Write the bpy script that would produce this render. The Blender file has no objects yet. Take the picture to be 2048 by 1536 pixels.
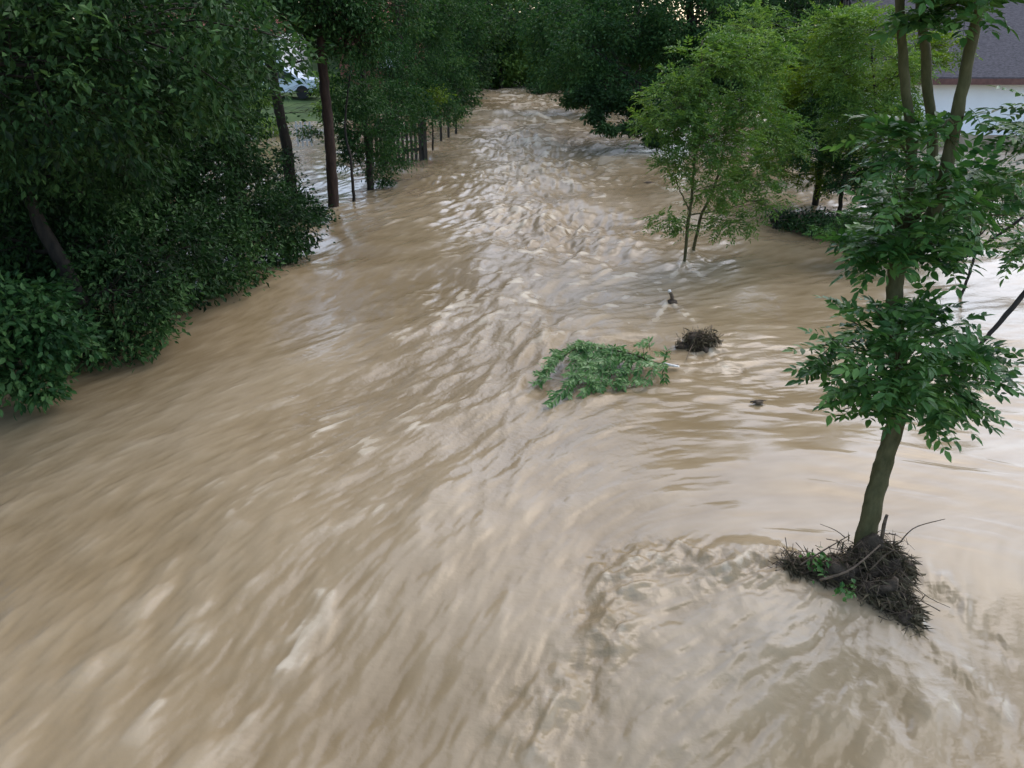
import bpy, math, random
import numpy as np
R = math.radians
scene = bpy.context.scene
col = scene.collection

# ------------------------------------------------------------------ camera, sky, sun, exposure
CAM_H, PITCH, FPX = 4.0, 25.0, 1536.0
cam_d = bpy.data.cameras.new('camera'); cam = bpy.data.objects.new('camera', cam_d); col.objects.link(cam)
cam.location = (0, 0, CAM_H); cam.rotation_euler = (R(90 - PITCH), 0, 0)
cam_d.sensor_width = 36; cam_d.lens = 36 * FPX / 2048; cam_d.clip_end = 600; cam_d.clip_start = 0.05
scene.camera = cam

SUN_EL, SUN_AZ = 50.0, 38.0       # azimuth clockwise from +Y (towards the right)
w = bpy.data.worlds.new('World'); scene.world = w; w.use_nodes = True
nt = w.node_tree; nt.nodes.clear()
sky = nt.nodes.new('ShaderNodeTexSky'); sky.sky_type = 'NISHITA'; sky.sun_disc = False
sky.sun_elevation = R(SUN_EL); sky.sun_rotation = R(SUN_AZ)
sky.air_density = 1.0; sky.dust_density = 1.7; sky.ozone_density = 1.0
bg = nt.nodes.new('ShaderNodeBackground'); bg.inputs[1].default_value = 0.15
wo = nt.nodes.new('ShaderNodeOutputWorld')
nt.links.new(sky.outputs[0], bg.inputs[0]); nt.links.new(bg.outputs[0], wo.inputs[0])
sd = bpy.data.lights.new('sun', 'SUN'); sd.energy = 0.6; sd.angle = R(115); sd.color = (1.0, 0.98, 0.96)
sun = bpy.data.objects.new('sun', sd); col.objects.link(sun)
sun.rotation_euler = (R(90 - SUN_EL), 0, R(180 - SUN_AZ))
scene.view_settings.view_transform = 'Standard'; scene.view_settings.look = 'None'
scene.view_settings.exposure = 1.5; scene.view_settings.gamma = 1.0

# ------------------------------------------------------------------ picture helpers (pixel -> world point)
cp, sp_ = math.cos(R(PITCH)), math.sin(R(PITCH))
def ray(px, py):
    u, v = (px - 1024) / FPX, (768 - py) / FPX
    return np.array([u, cp + v * sp_, -sp_ + v * cp])
def G(px, py, z=0.0):
    d = ray(px, py); t = (z - CAM_H) / d[2]
    return np.array([d[0] * t, d[1] * t, z])
def P(px, py, Y):
    d = ray(px, py); t = Y / d[1]
    return np.array([d[0] * t, Y, CAM_H + d[2] * t])

# ------------------------------------------------------------------ mesh helpers
def build(name, parts, mat, parent=None, smooth=True, attrs=None):
    Vs, Fs, off = [], [], 0
    for V, F in parts:
        V = np.asarray(V, dtype=np.float32).reshape(-1, 3)
        Vs.append(V)
        for f in (F if isinstance(F, list) else [F]):
            f = np.asarray(f, dtype=np.int32)
            if len(f): Fs.append(f + off)
        off += len(V)
    V = np.concatenate(Vs)
    me = bpy.data.meshes.new(name)
    me.vertices.add(len(V)); me.vertices.foreach_set('co', V.ravel())
    loops = np.concatenate([f.ravel() for f in Fs])
    tot = np.concatenate([np.full(len(f), f.shape[1], dtype=np.int32) for f in Fs])
    st = np.concatenate([[0], np.cumsum(tot)[:-1]]).astype(np.int32)
    me.loops.add(len(loops)); me.loops.foreach_set('vertex_index', loops)
    me.polygons.add(len(tot)); me.polygons.foreach_set('loop_start', st); me.polygons.foreach_set('loop_total', tot)
    me.polygons.foreach_set('use_smooth', np.full(len(tot), smooth))
    if attrs:
        for k, a in attrs.items():
            at = me.attributes.new(k, 'FLOAT', 'POINT'); at.data.foreach_set('value', np.asarray(a, dtype=np.float32))
    me.update(calc_edges=True); me.validate()
    me.materials.append(mat)
    o = bpy.data.objects.new(name, me); col.objects.link(o)
    if parent is not None:
        o.parent = parent
        me.transform(__import__('mathutils').Matrix.Translation(-parent.location))
    return o
def thing(name, label, cat, loc=(0, 0, 0), group=None):
    o = bpy.data.objects.new(name, None); col.objects.link(o)
    o.location = [float(c) for c in loc]; o.empty_display_size = 0.2
    o['label'] = label; o['category'] = cat
    if group: o['group'] = group
    return o
def tag(o, label, cat, group=None):
    o['label'] = label; o['category'] = cat
    if group: o['group'] = group
    return o
def norm(a): return a / np.maximum(np.linalg.norm(a, axis=-1, keepdims=True), 1e-9)
def box(c, s, rz=0.0, bev=0.0):
    c = np.asarray(c, float); h = np.asarray(s, float) / 2
    V = np.array([[x, y, z] for z in (-1, 1) for y in (-1, 1) for x in (-1, 1)], float) * h
    if rz:
        ca, sa = math.cos(rz), math.sin(rz); V = V @ np.array([[ca, sa, 0], [-sa, ca, 0], [0, 0, 1]])
    F = np.array([[0, 2, 3, 1], [4, 5, 7, 6], [0, 1, 5, 4], [2, 6, 7, 3], [0, 4, 6, 2], [1, 3, 7, 5]])
    return V + c, F
def smoothpath(pts, n):
    pts = np.asarray(pts, float)
    k = len(pts)
    if k < 3:
        t = np.linspace(0, 1, n)[:, None]; return pts[0] * (1 - t) + pts[-1] * t
    t = np.linspace(0, k - 1, n); i = np.clip(t.astype(int), 0, k - 2); f = (t - i)[:, None]
    p0 = pts[np.clip(i - 1, 0, k - 1)]; p1 = pts[i]; p2 = pts[i + 1]; p3 = pts[np.clip(i + 2, 0, k - 1)]
    return 0.5 * ((2 * p1) + (-p0 + p2) * f + (2 * p0 - 5 * p1 + 4 * p2 - p3) * f**2 + (-p0 + 3 * p1 - 3 * p2 + p3) * f**3)
def tube(pts, r0, r1, n=8, seg=None, rg=None, rough=0.0, pw=1.0):
    seg = seg or max(3, len(pts) * 3)
    C = smoothpath(pts, seg)
    if rg is not None and rough:
        C[1:-1] += rg.normal(0, rough, (seg - 2, 3)) * 0.3
    T = norm(np.gradient(C, axis=0)); up = np.array([0.31, 0.2, 0.93]) if abs(T[:, 2]).mean() < 0.8 else np.array([1, 0.1, 0.0])
    A = norm(np.cross(T, up)); B = np.cross(T, A)
    rad = r0 + (r1 - r0) * np.linspace(0, 1, seg) ** pw
    th = np.linspace(0, 2 * math.pi, n, endpoint=False)
    rr = rad[:, None] * np.ones(n)
    if rg is not None: rr = rr * (1 + rg.normal(0, 0.06, rr.shape))
    V = C[:, None, :] + rr[:, :, None] * (np.cos(th)[None, :, None] * A[:, None, :] + np.sin(th)[None, :, None] * B[:, None, :])
    V = V.reshape(-1, 3)
    i = np.arange(seg - 1)[:, None] * n; j = np.arange(n)[None, :]; jn = (j + 1) % n
    F = np.stack([i + j, i + jn, i + n + jn, i + n + j], -1).reshape(-1, 4)
    caps = np.arange(n)[::-1][None, :]; cape = (np.arange(n) + (seg - 1) * n)[None, :]
    return V, [F, caps, cape]

def leaves4(O, D, L, rg, wid=0.5, nb=None):
    """simple folded leaf, two triangles"""
    n = len(O)
    if nb is None: nb = norm(rg.normal(0, 1, (n, 3)) + np.array([0, 0, 1.2]))
    S = norm(np.cross(D, nb)); N = np.cross(S, D); L = L[:, None]
    mid = O + D * L * 0.45
    V = np.stack([O, mid + S * L * wid * 0.5 + N * L * 0.10, O + D * L - N * L * 0.06, mid - S * L * wid * 0.5 + N * L * 0.10], 1).reshape(-1, 3)
    b = np.arange(n)[:, None] * 4
    F = np.concatenate([b + np.array([0, 1, 2]), b + np.array([0, 2, 3])])
    return V, F
def leaves6(O, D, L, rg, wid=0.36, nb=None):
    """pointed leaflet with a folded midrib: two quads per half"""
    n = len(O)
    if nb is None: nb = norm(rg.normal(0, 0.5, (n, 3)) + np.array([0, 0, 1.0]))
    S = norm(np.cross(D, nb)); N = np.cross(S, D); L = L[:, None]
    def p(a, s, h): return O + D * L * a + S * L * wid * 0.5 * s + N * L * h
    V = np.stack([p(0, 0, 0), p(1, 0, -0.08), p(.28, .9, .05), p(.62, .85, .03), p(.28, -.9, .05), p(.62, -.85, .03), p(.45, 0, 0.0)], 1).reshape(-1, 3)
    b = np.arange(n)[:, None] * 7
    F = np.concatenate([b + np.array(q) for q in ([0, 2, 3, 6], [6, 3, 1, 1][:3] + [6],)] ) if False else None
    T = [b + np.array(q) for q in ([0, 2, 6], [2, 3, 6], [3, 1, 6], [0, 6, 4], [4, 6, 5], [5, 6, 1])]
    return V, np.concatenate(T)
def compound(O, D, L, rg, pairs=5, leaf=0.09, wid=0.36, fine=True, rach=0.0035, droop=0.25):
    """pinnate leaves: a rachis with paired leaflets"""
    n = len(O); nb = norm(rg.normal(0, 0.35, (n, 3)) + np.array([0, 0, 1.0]))
    S = norm(np.cross(D, nb)); N = np.cross(S, D)
    OO, DD, LL, NN = [], [], [], []
    def at(t): return O + D * (L * t)[:, None] - np.array([0, 0, 1.0]) * (L * droop * t * t)[:, None]
    for k in range(pairs):
        t = 0.25 + 0.7 * k / max(1, pairs - 1)
        q = at(t)
        for s in (-1, 1):
            d = norm(D * rg.uniform(.35, .75, (n, 1)) + S * s + rg.normal(0, .14, (n, 3)) - np.array([0, 0, .18]))
            OO.append(q); DD.append(d); NN.append(norm(N + rg.normal(0, .3, (n, 3))))
            LL.append(leaf * rg.uniform(.75, 1.15, n) * (0.75 + 0.35 * math.sin(math.pi * min(1, t))))
    OO.append(at(1.0)); DD.append(norm(D - np.array([0, 0, .3]))); NN.append(N); LL.append(leaf * rg.uniform(.9, 1.2, n))
    OO, DD, LL, NN = map(np.concatenate, (OO, DD, LL, NN))
    f = leaves6 if fine else leaves4
    out = [f(OO, DD, LL, rg, wid, NN)]
    if rach:
        a, m, e = at(0.0), at(0.5), at(1.0); s = S * rach
        V = np.stack([a - s, a + s, m - s * .8, m + s * .8, e - s * .4, e + s * .4], 1).reshape(-1, 3)
        b = np.arange(n)[:, None] * 6
        out.append((V, np.concatenate([b + np.array([0, 1, 3, 2]), b + np.array([2, 3, 5, 4])])))
    return out

# ------------------------------------------------------------------ materials
def newmat(name):
    m = bpy.data.materials.new(name); m.use_nodes = True
    n = m.node_tree; n.nodes.clear()
    return m, n, n.nodes.new, n.links.new
def leafmat(name, c1, c2, c3, rough=0.5, trans=0.3, scale=0.6):
    m, n, N, Lk = newmat(name)
    out = N('ShaderNodeOutputMaterial'); pb = N('ShaderNodeBsdfPrincipled'); tr = N('ShaderNodeBsdfTranslucent'); mx = N('ShaderNodeMixShader')
    geo = N('ShaderNodeNewGeometry'); cr = N('ShaderNodeValToRGB')
    e = cr.color_ramp.elements; e[0].position = 0.1; e[0].color = (*c1, 1); e[1].position = 0.95; e[1].color = (*c3, 1)
    k = e.new(0.55); k.color = (*c2, 1)
    tc = N('ShaderNodeTexCoord'); ns = N('ShaderNodeTexNoise'); ns.inputs['Scale'].default_value = scale; ns.inputs['Detail'].default_value = 2
    Lk(tc.outputs['Object'], ns.inputs['Vector'])
    ma = N('ShaderNodeMath'); ma.operation = 'MULTIPLY_ADD'; ma.inputs[1].default_value = 0.55
    mb = N('ShaderNodeMath'); mb.operation = 'MULTIPLY_ADD'; mb.inputs[1].default_value = 1.5; mb.inputs[2].default_value = -0.52
    Lk(ns.outputs['Fac'], mb.inputs[0]); Lk(geo.outputs['Random Per Island'], ma.inputs[0]); Lk(mb.outputs[0], ma.inputs[2])
    Lk(ma.outputs[0], cr.inputs[0]); Lk(cr.outputs[0], pb.inputs['Base Color'])
    hs = N('ShaderNodeHueSaturation'); hs.inputs['Value'].default_value = 1.25; hs.inputs['Saturation'].default_value = 1.15
    Lk(cr.outputs[0], hs.inputs['Color']); Lk(hs.outputs[0], tr.inputs['Color'])
    pb.inputs['Roughness'].default_value = rough; pb.inputs['Specular IOR Level'].default_value = 0.2
    mx.inputs[0].default_value = trans
    Lk(pb.outputs[0], mx.inputs[1]); Lk(tr.outputs[0], mx.inputs[2]); Lk(mx.outputs[0], out.inputs[0])
    return m
def plain(name, c1, c2, rough=0.7, scale=8.0, bump=0.0, stretch=(1, 1, 1), spec=0.3, metal=0.0, coat=0.0):
    m, n, N, Lk = newmat(name)
    out = N('ShaderNodeOutputMaterial'); pb = N('ShaderNodeBsdfPrincipled')
    tc = N('ShaderNodeTexCoord'); mp = N('ShaderNodeMapping'); mp.inputs['Scale'].default_value = stretch
    ns = N('ShaderNodeTexNoise'); ns.inputs['Scale'].default_value = scale; ns.inputs['Detail'].default_value = 6; ns.inputs['Roughness'].default_value = 0.65
    cr = N('ShaderNodeValToRGB'); e = cr.color_ramp.elements; e[0].position = .32; e[0].color = (*c1, 1); e[1].position = .68; e[1].color = (*c2, 1)
    Lk(tc.outputs['Object'], mp.inputs[0]); Lk(mp.outputs[0], ns.inputs['Vector']); Lk(ns.outputs['Fac'], cr.inputs[0]); Lk(cr.outputs[0], pb.inputs['Base Color'])
    pb.inputs['Roughness'].default_value = rough; pb.inputs['Specular IOR Level'].default_value = spec; pb.inputs['Metallic'].default_value = metal
    if bump:
        b = N('ShaderNodeBump'); b.inputs['Strength'].default_value = bump; b.inputs['Distance'].default_value = 0.02
        Lk(ns.outputs['Fac'], b.inputs['Height']); Lk(b.outputs[0], pb.inputs['Normal'])
    Lk(pb.outputs[0], out.inputs[0])
    return m
M = {}
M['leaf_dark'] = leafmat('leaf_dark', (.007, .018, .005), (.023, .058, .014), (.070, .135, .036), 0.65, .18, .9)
M['leaf_mid'] = leafmat('leaf_mid', (.012, .038, .009), (.036, .088, .022), (.09, .165, .042), 0.6, .25, .9)
M['leaf_blue'] = leafmat('leaf_blue', (.012, .040, .010), (.034, .088, .022), (.09, .165, .045), 0.55, .22, 1.5)
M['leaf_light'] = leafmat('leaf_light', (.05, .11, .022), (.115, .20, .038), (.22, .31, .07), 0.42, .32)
M['leaf_yellow'] = leafmat('leaf_yellow', (.055, .10, .014), (.12, .19, .022), (.21, .28, .045), 0.42, .35)
M['leaf_near'] = leafmat('leaf_near', (.020, .062, .013), (.062, .14, .032), (.14, .25, .06), 0.45, .25, 2.0)
M['leaf_fresh'] = leafmat('leaf_fresh', (.03, .095, .02), (.10, .20, .05), (.27, .36, .17), 0.38, .25, 4.0)
M['bark'] = plain('bark', (.014, .011, .008), (.045, .034, .023), .85, 14, .6, (1, 1, .25))
M['bark_brown'] = plain('bark_brown', (.020, .011, .007), (.060, .033, .020), .85, 14, .6, (1, 1, .25))
M['bark_moss'] = plain('bark_moss', (.045, .042, .012), (.105, .092, .038), .8, 16, .7, (1, 1, .35))
M['mud'] = plain('mud', (.034, .023, .014), (.095, .066, .040), .8, 22, 1.0)
M['twig'] = plain('twig', (.045, .030, .018), (.15, .105, .065), .8, 30, .3)
M['grass'] = plain('dead_grass', (.050, .042, .018), (.16, .12, .065), .8, 30, 0)
M['wood_pale'] = plain('wood_pale', (.55, .50, .42), (.75, .72, .66), .6, 20, .2)
M['wall_white'] = plain('wall_white', (.84, .83, .81), (.90, .89, .87), .8, 1.2)
M['wall_stain'] = plain('wall_stain', (.30, .22, .15), (.45, .36, .26), .85, 2.0)
M['roof'] = plain('roof_tile', (.05, .045, .047), (.12, .108, .11), .9, 9, .5, (1, 3, 1), spec=.08)
M['roof_red'] = plain('roof_red', (.20, .07, .045), (.33, .13, .08), .8, 9, .4)
M['brick'] = plain('brick_wall', (.16, .065, .045), (.28, .12, .08), .85, 6, .3)
M['trim'] = plain('trim', (.10, .045, .035), (.17, .08, .06), .6, 5)
M['glass'] = plain('window_glass', (.02, .025, .03), (.05, .06, .07), .08, 2, 0, spec=.8)
M['paint'] = plain('car_paint', (.60, .66, .72), (.68, .73, .78), .25, 2, 0, spec=.6)
M['tyre'] = plain('tyre', (.012, .012, .012), (.025, .025, .025), .8, 10)
M['metal'] = plain('metal_grey', (.45, .48, .50), (.6, .62, .64), .4, 8, 0, spec=.5, metal=.2)
M['fence'] = plain('fence_wood', (.018, .015, .011), (.05, .042, .03), .8, 12, .3, (1, 1, .3))
M['fence_white'] = plain('fence_white', (.6, .6, .58), (.75, .75, .73), .6, 8)
M['ground'] = plain('soil', (.018, .016, .009), (.05, .045, .022), .95, .9, .6)
M['turf'] = plain('turf', (.03, .055, .014), (.07, .11, .03), .95, 1.3, .6)

# muddy water
m, n, N, Lk = newmat('flood_water'); M['water'] = m
out = N('ShaderNodeOutputMaterial'); pb = N('ShaderNodeBsdfPrincipled')
a1 = N('ShaderNodeAttribute'); a1.attribute_name = 'silt_shade'; a2 = N('ShaderNodeAttribute'); a2.attribute_name = 'foam'
cr = N('ShaderNodeValToRGB'); e = cr.color_ramp.elements
e[0].position = 0.0; e[0].color = (.198, .142, .074, 1); e[1].position = 1.0; e[1].color = (.298, .229, .139, 1)
k = e.new(.5); k.color = (.248, .184, .104, 1)
Lk(a1.outputs['Fac'], cr.inputs[0])
mx = N('ShaderNodeMix'); mx.data_type = 'RGBA'; mx.inputs['B'].default_value = (.60, .52, .39, 1)
Lk(a2.outputs['Fac'], mx.inputs['Factor']); Lk(cr.outputs[0], mx.inputs['A']); Lk(mx.outputs['Result'], pb.inputs['Base Color'])
mr = N('ShaderNodeMapRange'); mr.inputs['To Min'].default_value = .10; mr.inputs['To Max'].default_value = .6
Lk(a2.outputs['Fac'], mr.inputs['Value']); Lk(mr.outputs[0], pb.inputs['Roughness'])
adr = N('ShaderNodeMath'); adr.operation = 'MULTIPLY_ADD'; adr.inputs[1].default_value = .16; a4 = N('ShaderNodeAttribute'); a4.attribute_name = 'churn'; Lk(a4.outputs['Fac'], adr.inputs[0]); Lk(mr.outputs[0], adr.inputs[2]); Lk(adr.outputs[0], pb.inputs['Roughness'])
pb.inputs['IOR'].default_value = 1.33; pb.inputs['Specular IOR Level'].default_value = .5
tc = N('ShaderNodeTexCoord'); ns = N('ShaderNodeTexNoise'); ns.inputs['Scale'].default_value = 16; ns.inputs['Detail'].default_value = 4; ns.inputs['Roughness'].default_value = .6
bp = N('ShaderNodeBump'); bp.inputs['Distance'].default_value = .013; a3 = N('ShaderNodeAttribute'); a3.attribute_name = 'churn'; Lk(a3.outputs['Fac'], bp.inputs['Strength'])
Lk(tc.outputs['Object'], ns.inputs['Vector']); Lk(ns.outputs['Fac'], bp.inputs['Height']); Lk(bp.outputs[0], pb.inputs['Normal'])
Lk(pb.outputs[0], out.inputs[0])

# ------------------------------------------------------------------ water
RW = np.random.default_rng(7)
def blurtex(n, sig, rg):
    f = np.fft.fftfreq(n); fx, fy = np.meshgrid(f, f)
    k = np.exp(-2 * (math.pi * sig) ** 2 * (fx**2 + fy**2))
    t = np.fft.ifft2(np.fft.fft2(rg.normal(0, 1, (n, n))) * k).real
    return ((t - t.mean()) / t.std()).astype(np.float32)
TEX = blurtex(1024, 1.3, RW); TEXB = blurtex(1024, 1.3, RW)
def samp(x, y, cell, T=TEX):
    u = x / cell * 1.6 + 517.3; v = y / cell * 1.6 + 211.7
    iu = np.floor(u); iv = np.floor(v); fu = (u - iu).astype(np.float32); fv = (v - iv).astype(np.float32)
    iu = iu.astype(np.int64) & 1023; iv = iv.astype(np.int64) & 1023; ju = (iu + 1) & 1023; jv = (iv + 1) & 1023
    fu = fu * fu * (3 - 2 * fu); fv = fv * fv * (3 - 2 * fv)
    return (T[iv, iu] * (1 - fu) + T[iv, ju] * fu) * (1 - fv) + (T[jv, iu] * (1 - fu) + T[jv, ju] * fu) * fv
def ss(x, a, b):
    t = np.clip((x - a) / (b - a), 0, 1); return t * t * (3 - 2 * t)
def flow(x, y):
    # main stream comes down the channel; side flow from the right sweeps left round the snagged tree
    dx = -0.20 + 0.0 * x; dy = -1.0 + 0.0 * x
    wl = ss(-x, -0.2, 2.0) * ss(y, 4.6, 6.8) * (1 - ss(y, 8.5, 12)); dx = dx - 0.5 * wl
    wr = ss(x, 0.1, 2.0) * ss(y, 4.9, 5.9) * (1 - ss(y, 9.0, 17)); dx = dx * (1 - wr) - 1.0 * wr; dy = dy * (1 - wr) - 0.22 * wr
    wf = ss(x, 1.5, 5.0) * ss(y, 9.5, 13); dx = dx - 0.55 * wf
    # downstream of the snag it fans out
    fx = x - 2.6; fy = y - 5.6; r = np.sqrt(fx * fx + fy * fy) + 1e-3
    wd = ss(x, 0.5, 1.1) * (1 - ss(y, 4.7, 5.3)) * (1 - ss(x, 3.0, 3.6))
    dx = dx * (1 - wd) + fx / r * .9 * wd - .35 * wd; dy = dy * (1 - wd) + fy / r * wd
    wob = samp(x, y, 3.0, TEXB) * 0.16; dx = dx + wob
    m = np.sqrt(dx * dx + dy * dy); return dx / m, dy / m
def seglist(x, y, pts):
    """distance to polyline and signed side"""
    best = np.full(x.shape, 1e9); side = np.zeros(x.shape)
    for (ax, ay), (bx, by) in zip(pts[:-1], pts[1:]):
        ex, ey = bx - ax, by - ay; L2 = ex * ex + ey * ey
        t = np.clip(((x - ax) * ex + (y - ay) * ey) / L2, 0, 1)
        qx, qy = ax + t * ex, ay + t * ey; d = np.hypot(x - qx, y - qy)
        s = np.sign((x - ax) * ey - (y - ay) * ex); mk = d < best
        best = np.where(mk, d, best); side = np.where(mk, s, side)
    return best, side
RIM = [(2.25, 5.02), (1.85, 4.86), (1.50, 5.0), (1.10, 5.14), (0.82, 4.95), (0.74, 4.55), (0.52, 4.1), (0.33, 3.7), (0.2, 3.2), (0.05, 2.4), (-0.1, 1.2)]
STREAKSPOTS = [(650, 880, .55, .8), (700, 900, .4, .5), (800, 800, .4, .6), (650, 1150, .30, .62), (600, 1230, .24, .6), (560, 1310, .3, .45), (540, 1180, .3, .35), (700, 1190, .3, .35), (480, 1010, .3, .4), (820, 690, .6, .45),
             (900, 610, .7, .55), (850, 860, .45, .5), (920, 800, .4, .5), (740, 1000, .4, .4), (700, 1100, .4, .35), (380, 1350, .5, .35), (560, 1450, .4, .35), (980, 780, .4, .35), (440, 800, .4, .35), (770, 640, .5, .45)]  # centres, sizes and strengths of pale streak patches in the water colour
def water_fields(x, y):
    px, py = x.copy(), y.copy(); acc = {}
    fine = samp(x, y, .024); mid = samp(x, y, .065, TEXB); big = samp(x, y, .26); brd = samp(x, y, .6, TEXB)
    nf = np.ones(1); a_f, a_m, a_b, a_s = fine.copy(), mid.copy(), big.copy(), brd.copy()
    for sgn in (-1, 1):
        qx, qy = x.copy(), y.copy()
        for k in range(14):
            st = .022 + .006 * k
            dx, dy = flow(qx, qy); qx = qx + sgn * dx * st; qy = qy + sgn * dy * st
            if k < 3: a_f += samp(qx, qy, .024)
            if k < 6: a_m += samp(qx, qy, .065, TEXB)
            if k < 10: a_b += samp(qx, qy, .26)
            a_s += samp(qx, qy, .6, TEXB)
    z = lambda a: (a - a.mean()) / a.std()
    return z(a_f), z(a_m), z(a_b), z(a_s)
def height(x, y, full=True):
    f, mm, b, s = water_fields(x, y)
    dist = np.hypot(x, y)
    chan_c = np.interp(y, [0, 5, 9, 14, 22, 30, 45, 60], [-1.0, -.8, .1, 1.0, 1.0, 1.2, 1.2, 0])
    chan_w = np.interp(y, [0, 5, 9, 14, 22, 30, 45, 60], [1.8, 1.7, 2.0, 1.9, 2.1, 2.6, 3, 3])
    chan = np.exp(-((x - chan_c) / chan_w) ** 2)
    rough = chan * ss(y, 5, 10)                       # the fast choppy middle of the channel
    patch = ss(samp(x, y, 2.2, TEXB), -1.0, 1.2)
    smooth_r = ss(x, 1.0, 2.4) * ss(y, 4.6, 5.4) * (1 - ss(y, 6.8, 9.5))     # glassy sheet upstream of the snag
    wx = .10 * samp(x, y, .45, TEXB) + .05 * samp(x, y, .16); wy = .08 * samp(x, y, .5) + .04 * samp(x, y, .15, TEXB); drim, side = seglist(x + wx, y + wy, RIM)
    inside = (side < 0)
    lod_f = 1 - ss(y, 9, 16); lod_m = 1 - ss(y, 22, 45)
    amp = (0.35 + 0.65 * patch)
    h = .0040 * f * lod_f * amp * (1 - .75 * smooth_r) * (0.6 + .7 * chan)
    h += .0105 * mm * lod_m * amp * (1 - .72 * smooth_r) * (.55 + .7 * chan) * (1 + 1.2 * rough)
    h += .017 * b * (.5 + .6 * chan) * (1 - .35 * smooth_r) * (.7 + ss(y, 6, 20))
    h += .024 * s
    # standing waves
    chop = samp(x, y * 1.15, .17) * .010 * (1 - ss(y, 25, 50)) + samp(x, y, .36, TEXB) * .021 + samp(x, y, .9) * .042
    far = ss(y, 11, 30)
    h += chop * (rough * (1 + .9 * far) + .22 * far) * (.5 + .8 * patch)
    h += samp(x, y * 1.3, .075) * .0042 * rough * (1 - ss(y, 16, 26)) * (.5 + .8 * patch)
    crest = np.maximum(0, mm - .6) ** 1.3; h += .0065 * crest * lod_m * (.35 + chan) * (1 - .8 * smooth_r) * amp
    # long curved ripples running across on the right
    ph = (y * 1.0 + 0.26 * x + .34 * samp(x, y, 1.1) + .10 * samp(x, y, .4, TEXB)) / .17
    rp = samp(x * .2 + .1 * y, y + .24 * x + .10 * samp(x, y, 1.1), .075, TEXB) * 1.2 * ss(samp(x * .6, y, .5), -.8, 1.2)
    wrp = ss(x, .6, 1.8) * ss(y, 5.4, 6.2) * (1 - ss(y, 9, 12)); h += .0042 * rp * wrp
    # ridge where the side flow piles into the slack behind the snag, and the dome behind it
    turb = samp(x + .3 * y, y * .8, .10) * .35 + samp(x, y, .045, TEXB) * .35 + mm * .35 + f * .25 + samp(x, y, .25) * .3
    rimv = np.exp(-(drim / .16) ** 2) * (1 - ss(y, 5.25, 5.7)) * np.where(x > 2.4, 0, 1)
    rimw = np.exp(-(drim / .30) ** 2) * (1 - ss(y, 5.3, 5.7))
    seg = np.clip(np.interp(y, [1.5, 3, 3.8, 4.6, 5.1], [.0, .15, .7, 1.0, .8]), 0, 1)
    h += seg * (rimv * (.052 + .020 * turb) + rimw * .012 * turb + .007 * rimw * (1 - np.abs(samp(x, y, .05))))
    step = np.where(inside, 1 - np.exp(-drim / .10), 0.0) * (1 - ss(y, 5.1, 5.4)) * (1 - ss(x, 2.7, 3.4))
    h += -.055 * step * ss(y, 2.6, 4.6)
    dome = np.exp(-(((x - 2.0) / 1.5) ** 2 + ((y - 3.5) / 1.4) ** 2)); h += .12 * dome * step
    edge_r = np.exp(-((x - (3.0 + (4.3 - y) * .25)) / .10) ** 2) * (1 - ss(y, 4.2, 4.6)); h += .016 * edge_r * (1 + .4 * turb)
    h += .005 * turb * step + .005 * samp(x * .8 + y * .6, (y - x) * .35, .10, TEXB) * step * (.5 + .5 * samp(x, y, .9))
    # swell in front of snag tip
    h += .05 * np.exp(-(((x - 1.95) / .28) ** 2 + ((y - 5.22) / .13) ** 2))
    # pillows on stems standing in the stream
    for (cx, cy, rr, hh) in STEMS:
        d2 = ((x - cx) / rr) ** 2 + ((y - cy - rr * .3) / rr) ** 2; h += hh * np.exp(-d2) * (1 + .6 * turb)
        wk = np.exp(-((x - cx - (cy - y) * .25) / (rr * .8)) ** 2) * ss(cy - y, 0, .2) * (1 - ss(cy - y, .4, 1.6)); h += hh * .35 * wk * turb
    arc = samp(x * .25, y + .12 * (x - 2) ** 2, .07) ; h += .0035 * np.maximum(0, arc - .5) * smooth_r
    # pale streak spots, then foam
    streak = ss(mm * .8 + f * .45 + b * .2, .5, 1.7)
    spots = np.zeros_like(x)
    for (sx, sy, r_, a_) in STREAKSPOTS:
        g = G(sx, sy); spots = np.maximum(spots, a_ * np.exp(-(((x - g[0]) / (r_ * .7)) ** 2 + ((y - g[1]) / r_) ** 2)))
    foam = streak * np.clip(1.3 * spots, 0, 1) * ss(samp(x, y, .09) + f * .5, -1.2, .9)
    cs = ss(samp(x, y * 1.4, .07) * .7 + samp(x, y, .16, TEXB) * .5 + mm * .5 + samp(x, y, .8) * .3, 1.0, 2.2)
    foam = np.maximum(foam, cs * rough * ss(y, 8, 13) * .75)
    cf = ss(samp(x, y * 1.3, .45) * .6 + samp(x, y * 1.3, .17, TEXB) * .8, .5, 2.0)
    foam = np.maximum(foam, cf * ss(y, 20, 30) * (.25 + .6 * chan) * .8)
    fl = ss(f * .65 + mm * .65 + .3 * samp(x, y, .5), 1.15, 2.2) * np.exp(-((x + 1.0) / 1.9) ** 2) * ss(y, 3.4, 6.5) * (1 - ss(y, 14, 20)) * .75 * patch
    foam = np.maximum(foam, fl)
    ft = ss(turb * .6 + .55 * samp(x, y, .028) + .35 * samp(x, y, .055, TEXB), .35, 1.3)
    foam = np.maximum(foam, ft * np.exp(-(np.maximum(0, drim - .02) / .11) ** 2) * seg * .42 * (1 - ss(y, 5.3, 5.6)))
    for (cx, cy, rr, hh) in STEMS[:5]:
        d_ = cy - y; vv = np.exp(-((np.abs(x - cx + d_ * .12) - .05 - .28 * d_) / (.035 + .05 * np.abs(d_))) ** 2) * ss(d_, -.05, .05) * (1 - ss(d_, .3, 1.3)); foam = np.maximum(foam, vv * .55 * ss(samp(x, y, .05), -.8, .8)); h = h + .008 * vv
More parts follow.
